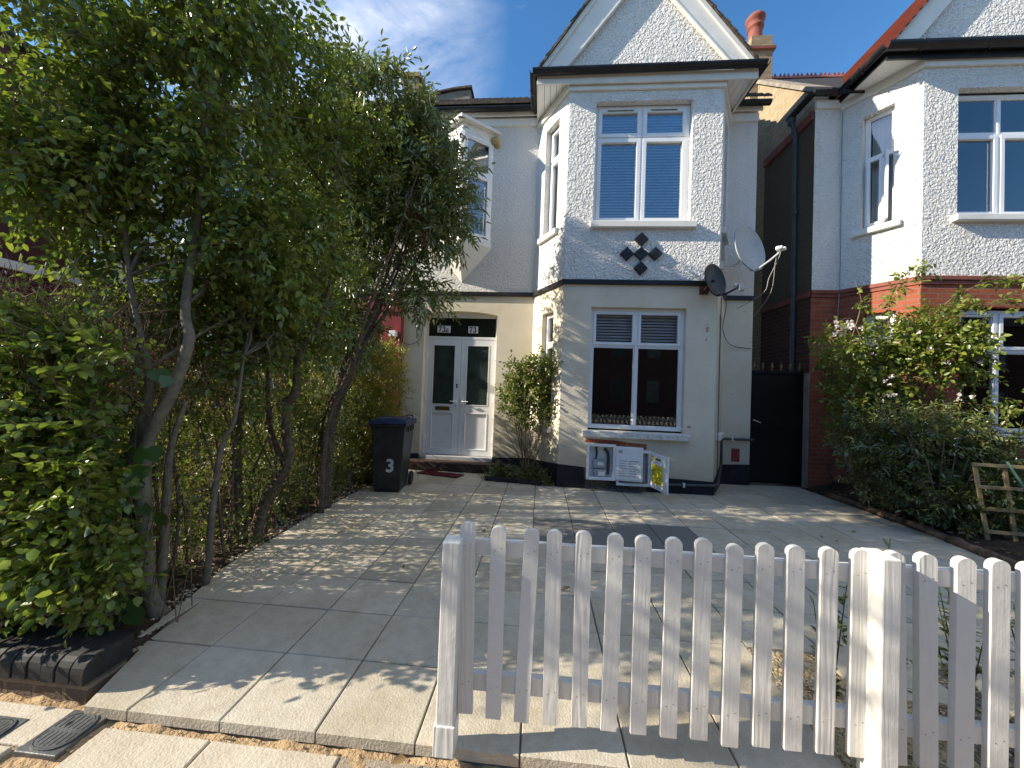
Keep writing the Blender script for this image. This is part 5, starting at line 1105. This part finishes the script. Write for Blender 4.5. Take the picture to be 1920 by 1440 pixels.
for z in (0.895, 0.66, 0.43, 0.19):
    f_ = (0.91-z)/0.96; xs0 = 4.675+0.167*f_; bar((xs0-0.02, 4.33, z), (xs0+0.80, 4.24, z-0.0), 0.034, 0.02, 'crossbar')
mb = MB(); mb.tube([(4.86, 4.24, 0.95), (5.03, 4.20, 0.60), (5.16, 4.16, 0.18), (5.22, 4.14, -0.02)], 0.011, 7, 3); tag(mb.build('garden_cane', M['cane'], smooth=True), 'green plastic garden cane leaning across the trellis', 'cane')
mb = MB(); p = []
for k in range(60):
    t = k/59*6.28*2.2; p.append((4.78+0.17*math.cos(t)*(1+0.1*math.sin(k)), 6.42+0.13*math.sin(t), 0.02+0.01*(k/20)))
p += [(4.85, 6.5, 0.2), (4.80, 6.55, 0.42), (4.92, 6.55, 0.52), (5.05, 6.5, 0.45), (5.1, 6.45, 0.1)]
mb.tube(p, 0.011, 6); tag(mb.build('hose', M['rubber'], smooth=True), 'black garden hose coiled on the paving corner by the gate', 'hose')

# ------------------------------------------------------------------ iron covers in the pavement
def cover(name, cx, cy, w, l, label, oval):
    r = thing(name, (cx, cy, -0.05), label, 'manhole cover', 'iron covers in the pavement')
    z = -0.043
    m = MB(); m.box((cx-w/2, cy-l/2, z-0.03), (cx+w/2, cy+l/2, z)); m.build('frame', M['iron'], r, bevel=0.004)
    def el_(s, zz): return [(cx+(w/2-0.012)*s*math.copysign(abs(math.cos(t))**0.7, math.cos(t)), cy+(l/2-0.012)*s*math.copysign(abs(math.sin(t))**0.7, math.sin(t)), zz) for t in [2*math.pi*k/40 for k in range(40)]]
    m = MB(); a = el_(1.0, z+0.0005); b = el_(0.93, z+0.0005); a2 = el_(1.0, z+0.006); b2 = el_(0.93, z+0.006); n = 40
    m.add(a+b+a2+b2, [f for k in range(n) for f in ((k, (k+1) % n, 2*n+(k+1) % n, 2*n+k), (n+k, n+(k+1) % n, 3*n+(k+1) % n, 3*n+k), (2*n+k, 2*n+(k+1) % n, 3*n+(k+1) % n, 3*n+k))])
    m.build('rim', M['iron'], r)
    m = MB(); m.prism(el_(0.90, z+0.001), (0, 0, 0.004)); m.build('plate', M['iron'], r)
    m = MB()
    for k in range(-3, 4):
        x = cx+k*w*0.115; h_ = (l/2-0.012)*0.82*math.sqrt(max(0, 1-(k*0.115*2/0.9)**2))
        for (ya, yb) in ((-h_, -0.008), (0.008, h_)): m.box((x-0.0016, cy+ya, z+0.0051), (x+0.0016, cy+yb, z+0.0058))
    m.box((cx-0.03, cy+0.02, z+0.0051), (cx-0.015, cy+0.038, z+0.0062)); m.build('groove', M['black'], r)
cover('manhole_cover', -2.0, 1.47, 0.19, 0.20, 'oval grooved iron cover set in the pavement beside the sandy joint', True)
cover('manhole_cover', -2.305, 1.41, 0.16, 0.19, 'iron cover at the left edge of the pavement, mostly outside the photo', True)

# ------------------------------------------------------------------ hedge, trees, shrubs
HG = thing('hedge', (-3.0, 3.8, 0), 'long privet hedge along the left boundary, dark and twiggy near the street', 'hedge')
f = Fol(21)
P, O = f.boxes([(-3.5, -2.7, 1.75, 2.4, 0.25, 1.8, 1300), (-3.6, -3.0, 2.4, 4.2, 0.2, 1.8, 500), (-3.6, -2.7, 1.70, 2.1, 0.25, 1.8, 700), (-6.4, -3.6, 1.70, 2.1, 0.25, 0.9, 700)])
k = f.gap(P, 6.0, -0.2) & (P[:, 0] < -1.36*P[:, 1]+0.12); P, O = P[k], O[k]
f.twigs(P, O, 0.24, 9, 0.045, 0.028, out=0.5, rnd=0.7, up=0.25, grav=0.15, stem=0.0018, fold=0.14, droop=0.08)
P, O = f.boxes([(-2.75, -2.10, 1.72, 2.0, 0.36, 1.75, 900), (-2.8, -2.2, 1.74, 1.95, 0.36, 1.0, 600)])
k = (P[:, 0] < -1.36*P[:, 1]+0.08) | ((P[:, 0] < -1.24*P[:, 1]) & (P[:, 2] < 0.6)); P, O = P[k], O[k]
f.twigs(P, O, 0.20, 8, 0.05, 0.034, out=0.4, rnd=0.6, up=0.1, grav=0.3, stem=0.0018, fold=0.12, droop=0.1)
f.build('foliage', [M['leafbroad'], M['twig']], HG)
f = Fol(22)
P, O = f.boxes([(-3.2, -2.85, 2.3, 4.4, 0.1, 1.9, 1750), (-3.1, -2.75, 4.2, 5.7, 0.1, 2.05, 1900)])
k = f.gap(P, 5.0, -0.2, 1.0); P, O = P[k], O[k]
f.twigs(P, O, 0.24, 9, 0.042, 0.022, out=0.4, rnd=0.7, up=0.35, grav=0.05, stem=0.0016, fold=0.14, droop=0.06)
f.build('foliage', [M['leafhedge'], M['twig']], HG)
f = Fol(25)
P, O = f.boxes([(-2.85, -2.62, 2.5, 4.6, 0.05, 1.0, 420), (-2.8, -2.6, 4.5, 5.8, 0.05, 1.3, 330), (-2.9, -2.6, 2.5, 4.4, 1.1, 1.8, 240)])
k = f.gap(P, 7.0, -0.05, 2.0); P, O = P[k], O[k]
f.twigs(P, O, 0.18, 8, 0.042, 0.024, out=0.4, rnd=0.7, up=0.3, grav=0.1, stem=0.0014, fold=0.14, droop=0.08)
f.build('foliage', [M['leafhedge'], M['twig']], HG)
f = Fol(23)
P, O = f.boxes([(-3.1, -2.42, 5.4, 6.35, 0.12, 2.1, 2700)])
f.twigs(P, O, 0.22, 9, 0.042, 0.020, out=0.45, rnd=0.6, up=0.4, grav=0.0, stem=0.0016, fold=0.14, droop=0.05)
f.build('foliage', [M['leafyellow'], M['twig']], HG)
# bare twiggy top and the upright stems of the hedge
f = Fol(24); n = 1800
P0 = np.stack([-3.6+1.15*f.r.random(n), 1.75+1.6*f.r.random(n), 1.2+0.75*f.r.random(n)], 1); d = f.r.normal(size=(n, 3))*0.12; d[:, 2] = np.abs(d[:, 2])+0.08
f.stems(P0, P0+d, np.full(n, 0.003), np.full(n, 0.0015), 0)
n = 450; P0 = np.stack([-3.5+0.9*f.r.random(n), 2.0+4.0*f.r.random(n), 0.0+1.5*f.r.random(n)], 1); d = f.r.normal(size=(n, 3))*0.12; d[:, 2] = 0.25+0.3*f.r.random(n)
f.stems(P0, P0+d, 0.003+0.006*f.r.random(n), np.full(n, 0.003), 0)
f.build('twigs', [M['twig']], HG)
mb = MB()
for k in range(30):
    y = 2.1+4.0*k/30+random.uniform(-0.05, 0.05); x = -2.72+random.uniform(-0.15, 0.1); h = random.uniform(0.8, 1.7)
    mb.tube([(x, y, -0.02), (x+random.uniform(-0.05, 0.05), y+random.uniform(-0.05, 0.05), h*0.35), (x+random.uniform(-0.15, 0.1), y+random.uniform(-0.12, 0.12), h*0.7), (x+random.uniform(-0.25, 0.1), y+random.uniform(-0.2, 0.2), h)], [random.uniform(0.008, 0.018), 0.011, 0.008, 0.005], 6, 4)
mb.build('stems', M['bark_dark'], HG, smooth=True)

# sunlit shrubs in the next garden, seen through the hedge
for q, (x, y, h, lab) in enumerate(((-4.7, 3.6, 1.0, 'low sunlit shrub in the next garden glimpsed between the grey trunks'), (-4.6, 4.6, 1.2, 'sunlit shrub in the next garden behind the twisted dark trunk'), (-4.4, 5.6, 1.25, 'sunlit shrub in the next garden behind the leaning stems'))):
    r = thing('garden_shrub', (x, y, 0), lab, 'shrub', 'shrubs in the next garden')
    f = Fol(80+q); P, O = f.ell([(x, y, h*0.55, 0.6, 0.6, h*0.5, 420)], 0.5)
    f.twigs(P, O, 0.22, 8, 0.055, 0.03, out=0.6, rnd=0.6, up=0.3, grav=0.1, stem=0.002, fold=0.12, droop=0.1); f.build('foliage', [M['leafyellow'], M['twig']], r)
    mb = MB()
    for k in range(8): mb.tube([(x, y, -0.02), (x+random.uniform(-0.15, 0.15), y+random.uniform(-0.15, 0.15), h*0.4), (x+random.uniform(-0.4, 0.4), y+random.uniform(-0.4, 0.4), h*0.8)], [0.012, 0.009, 0.004], 5, 3)
    mb.build('stems', M['twig'], r)
def limb_tree(name, loc, label, trunks, bark, blobs, fol, group=None, branches=26, seed=1, cat='tree', bmat=None):
    r = thing(name, loc, label, cat, group)
    rr = random.Random(seed); mb = MB()
    for pts, rad in trunks: mb.tube(pts, rad, 9, 6, True, 0.06)
    mb.build('trunk', M[bark], r, smooth=True)
    mb = MB(); tops = [p for pts, rad in trunks for p in pts[len(pts)//2:]]
    for k in range(branches):
        b = blobs[k % len(blobs)]
        tgt = Vector((b[0]+rr.uniform(-0.7, 0.7)*b[3], b[1]+rr.uniform(-0.7, 0.7)*b[4], b[2]+rr.uniform(-0.6, 0.8)*b[5]))
        s = min((Vector(p) for p in tops), key=lambda p: (p-tgt).length+0.6*max(0, p.z-tgt.z)+rr.uniform(0, 0.5))
        mid = s.lerp(tgt, 0.5)+Vector((rr.uniform(-0.15, 0.15), rr.uniform(-0.15, 0.15), rr.uniform(0.0, 0.25)))
        L = (tgt-s).length; w = 0.006+0.008*min(L, 2.0)
        mb.tube([s, s.lerp(mid, 0.5)+Vector((rr.uniform(-.05, .05), rr.uniform(-.05, .05), rr.uniform(-.03, .08))), mid, tgt], [w, w*0.8, w*0.6, 0.003], 6, 4)
    mb.build('branches', M[bark], r, smooth=True)
    for fn in fol: fn(r)
    return r
def crown(blobs, seed, mat, thr=-0.2, fr=4.0, shell=0.5, **kw):
    def go(r):
        f = Fol(seed); P, O = f.ell(blobs, shell); k = f.gap(P, fr, thr, seed*0.7) & f.gap(P, 2.4, -0.5, seed*1.3); f.twigs(P[k], O[k], **kw); f.build('crown', [M[mat], M['twig']], r)
    return go
# A: grey stemmed broad leaved tree nearest the street
bA = [(-3.0, 2.35, 3.6, 0.9, 0.5, 0.9, 1100), (-3.3, 2.25, 2.95, 0.8, 0.42, 0.5, 620), (-2.5, 2.75, 4.2, 0.6, 0.6, 0.85, 950), (-2.6, 2.55, 3.05, 0.7, 0.45, 0.6, 640), (-3.6, 3.0, 4.6, 0.9, 0.8, 0.9, 900), (-2.2, 2.7, 2.5, 0.45, 0.45, 0.45, 330), (-2.95, 3.4, 4.9, 0.6, 0.7, 0.7, 560), (-2.6, 2.9, 2.2, 0.5, 0.4, 0.4, 330), (-2.95, 2.5, 2.1, 0.5, 0.35, 0.35, 260), (-3.2, 2.9, 2.4, 0.5, 0.5, 0.5, 330)]
limb_tree('broadleaf_tree', (-2.45, 2.2, 0), 'tall broad leaved tree with smooth grey trunks nearest the street', [
    ([(-2.375, 2.2, -0.03), (-2.479, 2.2, 0.193), (-2.554, 2.2, 0.92), (-2.477, 2.2, 1.213), (-2.396, 2.22, 1.42), (-2.329, 2.25, 1.753), (-2.42, 2.3, 2.0), (-2.466, 2.4, 2.66), (-2.45, 2.4, 3.46), (-2.45, 2.5, 4.6)], [0.056, 0.046, 0.043, 0.039, 0.036, 0.033, 0.028, 0.024, 0.018, 0.008]),
    ([(-2.578, 2.2, -0.03), (-2.60, 2.2, 0.15), (-2.624, 2.2, 0.775), (-2.628, 2.22, 1.09), (-2.576, 2.22, 1.295), (-2.611, 2.25, 1.56), (-2.85, 2.3, 2.2), (-3.1, 2.4, 3.2)], [0.045, 0.041, 0.038, 0.036, 0.028, 0.022, 0.016, 0.008]),
    ([(-2.487, 2.3, -0.03), (-2.483, 2.3, 0.714), (-2.47, 2.3, 1.033), (-2.38, 2.3, 1.35)], [0.028, 0.024, 0.02, 0.012])],
    'bark_grey', bA, [crown(bA, 31, 'leafbroad', -0.08, 4.6, 0.6, tl=0.25, nl=8, L=0.060, Wd=0.032, grav=0.45, up=0.1, fold=0.12, droop=0.16)], None, 34, 1)
# large heart shaped leaves low on its stems
f = Fol(33); n = 40
P = np.stack([-2.75+0.5*f.r.random(n), 1.95+0.25*f.r.random(n), 0.12+1.5*f.r.random(n)], 1); D = f.r.normal(size=(n, 3))*0.5; D[:, 2] -= 0.7; D[:, 1] -= 0.2
f.leaves(P, D, np.tile([0.35, -0.75, 0.55], (n, 1))+f.r.normal(size=(n, 3))*0.2, 0.06+0.06*f.r.random(n), 0.06+0.06*f.r.random(n), fold=0.06, droop=0.1, a1=0.16, a2=0.55, w2=0.92)
n2 = 14; f.stems(np.stack([-2.55+0.5*f.r.random(n2), 2.05+0.15*f.r.random(n2), 0.2*f.r.random(n2)], 1), np.stack([-2.55+0.5*f.r.random(n2), 2.0+0.2*f.r.random(n2), 0.7+0.6*f.r.random(n2)], 1), np.full(n2, 0.003), np.full(n2, 0.002), 1)
tag(f.build('climber', [M['heart'], M['twig']]), 'climber with large dark heart shaped leaves around the grey trunks', 'climber')
# B: thin pale sapling
bS = [(-2.35, 2.85, 2.1, 0.35, 0.4, 0.6, 200), (-2.3, 2.9, 1.5, 0.25, 0.3, 0.35, 90)]
limb_tree('sapling', (-2.4, 2.55, 0), 'slim pale stemmed sapling between the grey trunks and the twisted dark one', [([(-2.405, 2.55, -0.03), (-2.377, 2.55, 0.62), (-2.337, 2.56, 1.04), (-2.271, 2.58, 1.21), (-2.28, 2.65, 1.7)], [0.026, 0.022, 0.018, 0.015, 0.006])], 'bark_grey', bS, [crown(bS, 35, 'leafhedge', -0.3, 4, 0.6, tl=0.22, nl=7, L=0.06, Wd=0.034, grav=0.25)], None, 8, 2)
# C: twisted dark trunk
bC = [(-2.5, 3.5, 3.1, 0.8, 0.6, 0.8, 850), (-2.9, 3.7, 4.3, 0.9, 0.7, 0.9, 850), (-2.3, 3.9, 4.2, 0.6, 0.7, 0.8, 560), (-2.75, 3.4, 2.35, 0.6, 0.5, 0.45, 480), (-2.35, 3.5, 2.1, 0.4, 0.4, 0.35, 330), (-2.9, 3.9, 2.3, 0.5, 0.5, 0.5, 380), (-2.75, 3.0, 1.9, 0.35, 0.3, 0.3, 160)]
limb_tree('twisted_tree', (-2.65, 3.27, 0), 'tree with a twisted dark furrowed trunk in the middle of the hedge', [
    ([(-2.624, 3.27, -0.05), (-2.535, 3.27, 0.376), (-2.337, 3.27, 0.72), (-2.34, 3.27, 1.0), (-2.38, 3.27, 1.28), (-2.29, 3.28, 1.42), (-2.28, 3.3, 1.8), (-2.1, 3.4, 2.3), (-2.2, 3.6, 3.4)], [0.06, 0.05, 0.048, 0.042, 0.052, 0.04, 0.028, 0.02, 0.008]),
    ([(-2.737, 3.27, -0.05), (-2.84, 3.27, 0.69), (-2.85, 3.29, 1.32), (-2.915, 3.3, 1.875), (-2.85, 3.5, 3.0)], [0.055, 0.045, 0.038, 0.026, 0.01]),
    ([(-2.337, 3.27, 0.70), (-2.55, 3.3, 1.1), (-2.6, 3.3, 1.7)], [0.03, 0.024, 0.012])], 'bark_dark', bC,
    [crown(bC, 36, 'leafbroad', -0.12, 4.8, 0.6, tl=0.26, nl=8, L=0.062, Wd=0.032, grav=0.4, up=0.1, fold=0.12, droop=0.14)], None, 30, 3)
# D: leaning many stemmed tree with slender leaves, reaching over the drive
bD = [(-2.6, 4.9, 5.2, 0.8, 0.7, 0.8, 700), (-1.95, 4.9, 4.9, 0.65, 0.55, 0.7, 620), (-1.65, 4.9, 4.15, 0.66, 0.5, 0.7, 600), (-2.3, 4.8, 3.8, 0.8, 0.7, 0.8, 560), (-1.42, 4.9, 3.75, 0.4, 0.4, 0.4, 130), (-2.1, 4.8, 3.0, 0.5, 0.45, 0.4, 230), (-3.1, 5.1, 4.5, 0.9, 0.8, 1.0, 560), (-1.65, 4.9, 2.8, 0.3, 0.35, 0.3, 70), (-2.9, 4.6, 3.0, 0.6, 0.5, 0.6, 300), (-2.6, 4.6, 2.2, 0.45, 0.4, 0.4, 230), (-2.35, 4.7, 5.3, 0.5, 0.5, 0.5, 300), (-2.2, 4.8, 4.4, 0.6, 0.4, 0.6, 420), (-3.0, 4.7, 4.6, 0.5, 0.5, 0.7, 340), (-2.95, 5.0, 2.4, 0.4, 0.4, 0.4, 170)]
st = []
for k in range(7):
    dx = random.uniform(-0.09, 0.09); dy = random.uniform(-0.12, 0.12); tw = random.uniform(-0.2, 0.25)
    st.append(([(-2.59+dx, 4.25+dy, -0.04), (-2.595+dx*1.1, 4.25+dy, 0.64), (-2.53+dx, 4.27+dy, 1.18), (-2.35+tw*0.4+dx, 4.3+dy, 1.75), (-2.17+tw*0.8, 4.4+dy*2, 2.4), (-2.02+tw*1.6, 4.55+dy*3, 3.1), (-1.9+tw*3, 4.7+dy*4, 4.1)], [0.042, 0.036, 0.034, 0.03, 0.024, 0.016, 0.006]))
limb_tree('slender_leaved_tree', (-2.59, 4.25, 0), 'leaning many stemmed tree with slender leaves reaching over the drive', st, 'bark_dark', bD,
    [crown(bD, 37, 'leafelder', -0.22, 5.0, 0.6, tl=0.30, nl=9, L=0.105, Wd=0.028, grav=0.35, up=0.15, lift=0.75, fold=0.18, droop=0.22, pinnate=True, a1=0.3, a2=0.62, w2=0.85)], None, 40, 4)
f = Fol(38); P, O = f.ell([(-1.72, 4.55, 3.75, 0.14, 0.12, 0.28, 900), (-1.55, 4.55, 3.45, 0.08, 0.1, 0.16, 300)], 0.6); n = len(P); D = f.r.normal(size=(n, 3))
f.leaves(P, D, f.r.normal(size=(n, 3)), np.full(n, 0.016), np.full(n, 0.014), fold=0.1, droop=0)
f.build('berry_cluster', [M['seed']], bpy.data.objects['slender_leaved_tree'])
# the tree left of the frame that shades the street end
bE = [(-5.0, 1.15, 3.6, 1.0, 0.55, 0.9, 420), (-6.2, 0.9, 4.4, 1.1, 0.7, 1.0, 420), (-4.6, 1.5, 4.8, 0.9, 0.6, 0.8, 320)]
limb_tree('street_corner_tree', (-5.4, 1.9, 0), 'tree at the left end of the front wall, beyond the edge of the photo', [([(-5.4, 1.95, -0.05), (-5.4, 1.9, 1.2), (-5.3, 1.7, 2.6), (-5.3, 1.4, 4.2)], [0.09, 0.07, 0.055, 0.02])], 'bark_grey', bE, [crown(bE, 39, 'leafbroad', -0.05, 3.5, 0.6, tl=0.28, nl=7, L=0.08, Wd=0.05, grav=0.4)], None, 14, 5)

# rose bush by the bay
RB = thing('rose_bush', (-0.2, 6.3, 0), 'thin rose bush with pink buds growing between the front door and the bay', 'bush')
mb = MB()
for k in range(16):
    a = random.uniform(0, 6.28); x, y = -0.22+random.uniform(-0.08, 0.08), 6.32+random.uniform(-0.05, 0.05); tx_, ty_ = -0.22+random.uniform(-0.42, 0.4), 6.25+random.uniform(-0.2, 0.15); h = random.uniform(0.9, 2.0)
    mb.tube([(x, y, 0.0), (x+(tx_-x)*0.4, y+(ty_-y)*0.4, h*0.4), (x+(tx_-x)*0.8, y+(ty_-y)*0.8, h*0.75), (tx_, ty_, h)], [0.009, 0.007, 0.005, 0.003], 5, 3)
mb.build('stems', M['twig'], RB)
f = Fol(41); P, O = f.ell([(-0.22, 6.25, 1.68, 0.46, 0.25, 0.42, 330), (-0.15, 6.25, 1.2, 0.42, 0.22, 0.4, 190), (0.08, 6.15, 1.95, 0.22, 0.18, 0.22, 100), (-0.5, 6.25, 1.35, 0.22, 0.18, 0.35, 80)], 0.7)
f.twigs(P, O, 0.16, 6, 0.055, 0.034, out=0.5, rnd=0.6, up=0.4, grav=0.2, stem=0.002, fold=0.15, droop=0.12); f.build('foliage', [M['leafrose'], M['twig']], RB)
f = Fol(42); n = 26; P, O = f.ell([(-0.15, 6.2, 1.7, 0.42, 0.25, 0.45, n)], 0.7); P = np.repeat(P, 5, 0); O = f.r.normal(size=P.shape)
f.leaves(P, O, f.r.normal(size=P.shape), np.full(len(P), 0.028), np.full(len(P), 0.028)); f.build('flowers', [leafmat('pink_petal', [(0.5, 0.12, 0.16), (0.6, 0.45, 0.35)], (1, 1, 1), 0.2)], RB)
# low cover plant at its foot, edged with dark bricks
CP = thing('cover_plant', (-0.35, 6.2, 0), 'low clump of small leaved green ground cover at the foot of the bay', 'plant')
f = Fol(43); P, O = f.ell([(-0.62, 6.28, 0.06, 0.30, 0.22, 0.18, 420), (-0.15, 6.2, 0.06, 0.36, 0.22, 0.2, 480), (0.1, 6.05, 0.04, 0.16, 0.14, 0.14, 140)], 0.6); P[:, 2] = np.abs(P[:, 2])
f.twigs(P, O, 0.09, 6, 0.024, 0.018, up=0.6, grav=0.0, stem=0.001, fold=0.1, droop=0.05); f.build('foliage', [M['leafdark'], M['twig']], CP)
BE = thing('brick_edging', (-0.5, 6.02, 0), 'short run of dark edging bricks round the ground cover plant', 'edging')
for k in range(5):
    mb = MB(); x = -0.88+k*0.19; y = 6.06-k*0.03; mb.box((x, y, 0.004), (x+0.18, y+0.09, 0.065+random.uniform(0, 0.01))); mb.build('brick', M['coal'], BE, bevel=0.01)

# dark rounded shrub and climbing rose on the right
SH = thing('shrub', (4.9, 5.0, 0), 'dark glossy evergreen shrub beside the drive below the neighbour window', 'shrub')
mb = MB()
for k in range(22):
    x, y = 4.9+random.uniform(-0.15, 0.15), 4.95+random.uniform(-0.12, 0.12); tx_, ty_, h = 4.9+random.uniform(-0.8, 0.9), 4.9+random.uniform(-0.5, 0.5), random.uniform(0.5, 1.4)
    mb.tube([(x, y, 0), (x+(tx_-x)*0.5, y+(ty_-y)*0.5, h*0.4), (tx_, ty_, h)], [0.012, 0.009, 0.004], 5, 3)
mb.tube([(4.78, 4.62, 0.03), (4.86, 4.6, 0.22), (5.0, 4.62, 0.33)], 0.008, 5, 3); mb.tube([(4.78, 4.63, 0.03), (4.92, 4.6, 0.18), (5.1, 4.6, 0.26)], 0.007, 5, 3); mb.tube([(4.6, 4.7, 0.03), (4.6, 4.68, 0.25)], 0.006, 5)
mb.build('stems', M['bark_grey'], SH)
f = Fol(51); P, O = f.ell([(4.85, 5.0, 0.95, 0.72, 0.5, 0.52, 1100), (4.35+0.25, 5.15, 0.62, 0.45, 0.35, 0.42, 420), (5.35, 4.95, 0.75, 0.6, 0.45, 0.52, 760), (5.0, 4.72, 0.42, 0.65, 0.35, 0.34, 760), (4.5, 5.4, 1.1, 0.5, 0.4, 0.45, 300)], 0.5)
k = f.gap(P, 6, -0.3); f.twigs(P[k], O[k], 0.17, 8, 0.062, 0.022, out=0.6, rnd=0.5, up=0.3, grav=0.1, stem=0.002, fold=0.15, droop=0.12); f.build('foliage', [M['leafdark'], M['twig']], SH)
CR = thing('climbing_rose', (5.0, 5.6, 0), 'rambling rose with pale blossoms climbing over the red brick bay', 'rose')
mb = MB()
for k in range(26):
    x, y = 4.9+random.uniform(-0.3, 0.5), 5.75+random.uniform(-0.1, 0.1); tx_, ty_, h = random.uniform(3.95, 6.1), random.uniform(5.2, 5.8), random.uniform(1.7, 2.75)
    mb.tube([(x, y, 0), (x+(tx_-x)*0.3, y, h*0.6), (x+(tx_-x)*0.7, y+(ty_-y)*0.6, h*0.98), (tx_, ty_, h)], [0.011, 0.008, 0.006, 0.003], 5, 4)
arch = [[(5.3, 5.7, 2.5), (5.6, 5.5, 3.0), (6.0, 5.35, 3.22), (6.35, 5.25, 3.2)], [(5.2, 5.6, 2.4), (5.55, 5.4, 2.8), (6.0, 5.3, 2.9), (6.4, 5.2, 2.75)], [(5.0, 5.75, 2.6), (5.0, 5.7, 3.1), (5.15, 5.6, 3.4), (5.4, 5.5, 3.5)], [(4.6, 5.9, 2.4), (4.75, 5.9, 3.0), (4.65, 5.9, 3.35)], [(5.2, 5.6, 1.6), (5.7, 5.3, 1.55), (6.05, 5.2, 1.4), (6.2, 5.2, 1.7)]]
for a in arch: mb.tube(a, [0.008, 0.006, 0.004, 0.002], 5, 5)
mb.build('stems', M['twig'], CR)
f = Fol(52)
P, O = f.ell([(4.9, 5.55, 2.2, 0.65, 0.35, 0.45, 300), (5.55, 5.4, 2.25, 0.5, 0.3, 0.45, 260), (4.3, 5.6, 2.3, 0.42, 0.3, 0.3, 170), (4.65, 5.6, 1.7, 0.5, 0.3, 0.5, 230), (5.3, 5.5, 2.65, 0.35, 0.3, 0.25, 80), (4.75, 6.0, 1.2, 0.3, 0.3, 0.6, 130), (4.8, 6.35, 1.9, 0.28, 0.2, 0.6, 120)], 0.6)
for a in arch:
    a = np.array(a); t = f.r.random(26)*2.999; i = t.astype(int); q = a[i]*(1-(t-i)[:, None])+a[np.minimum(i+1, len(a)-1)]*(t-i)[:, None]; P = np.concatenate([P, q]); O = np.concatenate([O, f.r.normal(size=q.shape)*0.5])
k = f.gap(P, 5, -0.35); f.twigs(P[k], O[k], 0.18, 7, 0.065, 0.038, out=0.5, rnd=0.6, up=0.25, grav=0.3, stem=0.002, fold=0.12, droop=0.14); f.build('foliage', [M['leafrose'], M['twig']], CR)
f = Fol(53); P, O = f.ell([(4.15, 5.45, 2.5, 0.34, 0.2, 0.16, 24), (4.5, 5.4, 2.35, 0.2, 0.2, 0.2, 5), (4.6, 5.25, 1.75, 0.3, 0.15, 0.3, 5), (5.2, 5.2, 2.3, 0.6, 0.1, 0.4, 4), (5.4, 5.2, 1.6, 0.3, 0.1, 0.1, 3)], 0.7)
n = len(P); P = np.repeat(P, 14, 0)+f.r.normal(size=(n*14, 3))*0.009; O = f.r.normal(size=P.shape); f.leaves(P, O, f.r.normal(size=P.shape), np.full(len(P), 0.024), np.full(len(P), 0.023), fold=0.25); f.build('blossoms', [M['petal']], CR)
# young plants behind the fence and in the bed
def young(x, y, h, label, seed, spread=0.12, n=5, group='young plants behind the fence'):
    r = thing('young_plant', (x, y, 0), label, 'plant', group); f = Fol(seed); mb = MB(); rr = random.Random(seed)
    for k in range(n):
        tx_, ty_, hh = x+rr.uniform(-spread, spread), y+rr.uniform(-0.06, 0.06), h*rr.uniform(0.6, 1.0)
        pts = [Vector((x+rr.uniform(-0.02, 0.02), y, -0.02)), Vector((x+(tx_-x)*0.4, y+(ty_-y)*0.4, hh*0.5)), Vector((tx_, ty_, hh))]
        mb.tube(pts, [0.004, 0.003, 0.0015], 5, 3)
        m = int(hh*36); t = np.sort(0.25+0.75*f.r.random(m)); q = np.where(t[:, None] < 0.5, np.array(pts[0])*(1-2*t[:, None])+np.array(pts[1])*2*t[:, None], np.array(pts[1])*(2-2*t[:, None])+np.array(pts[2])*(2*t[:, None]-1))
        D = f.r.normal(size=(m, 3))*0.7; D[:, 2] = 0.35; f.leaves(q, D, np.tile([0, 0, 1.0], (m, 1))+f.r.normal(size=(m, 3))*0.2, 0.03+0.022*f.r.random(m), 0.012+0.008*f.r.random(m), fold=0.14, droop=0.12)
    mb.build('stem', M['leafdark'], r); f.build('foliage', [M['leafdark'], M['twig']], r); return r
young(1.35, 1.80, 0.78, 'young leafy plant behind the picket left of the thick post', 61, 0.10, 6)
young(1.53, 1.80, 0.93, 'slender young plant whose tip rises above the thick post', 62, 0.03, 2)
young(1.93, 1.82, 0.72, 'bushy young plant behind the pickets right of the thick post', 63, 0.14, 7)
young(1.62, 1.95, 0.5, 'small sparse seedling on the gravel right of the thick post', 64, 0.1, 3)
young(2.25, 1.85, 0.75, 'young plant behind the last picket at the right edge', 65, 0.16, 7)
for i, (x, y, h) in enumerate(((5.15, 4.1, 0.4), (5.5, 4.3, 0.5), (5.0, 4.5, 0.3), (5.8, 4.6, 0.7), (5.4, 3.8, 0.35))):
    young(x, y, h, ['tiny plant at the foot of the trellis', 'low leafy plant behind the trellis', 'small seedling between the shrub and the trellis', 'tall leafy plant behind the trellis beside the window sill', 'spreading plant in front of the trellis'][i], 70+i, 0.2, 8, 'small plants in the right hand bed')
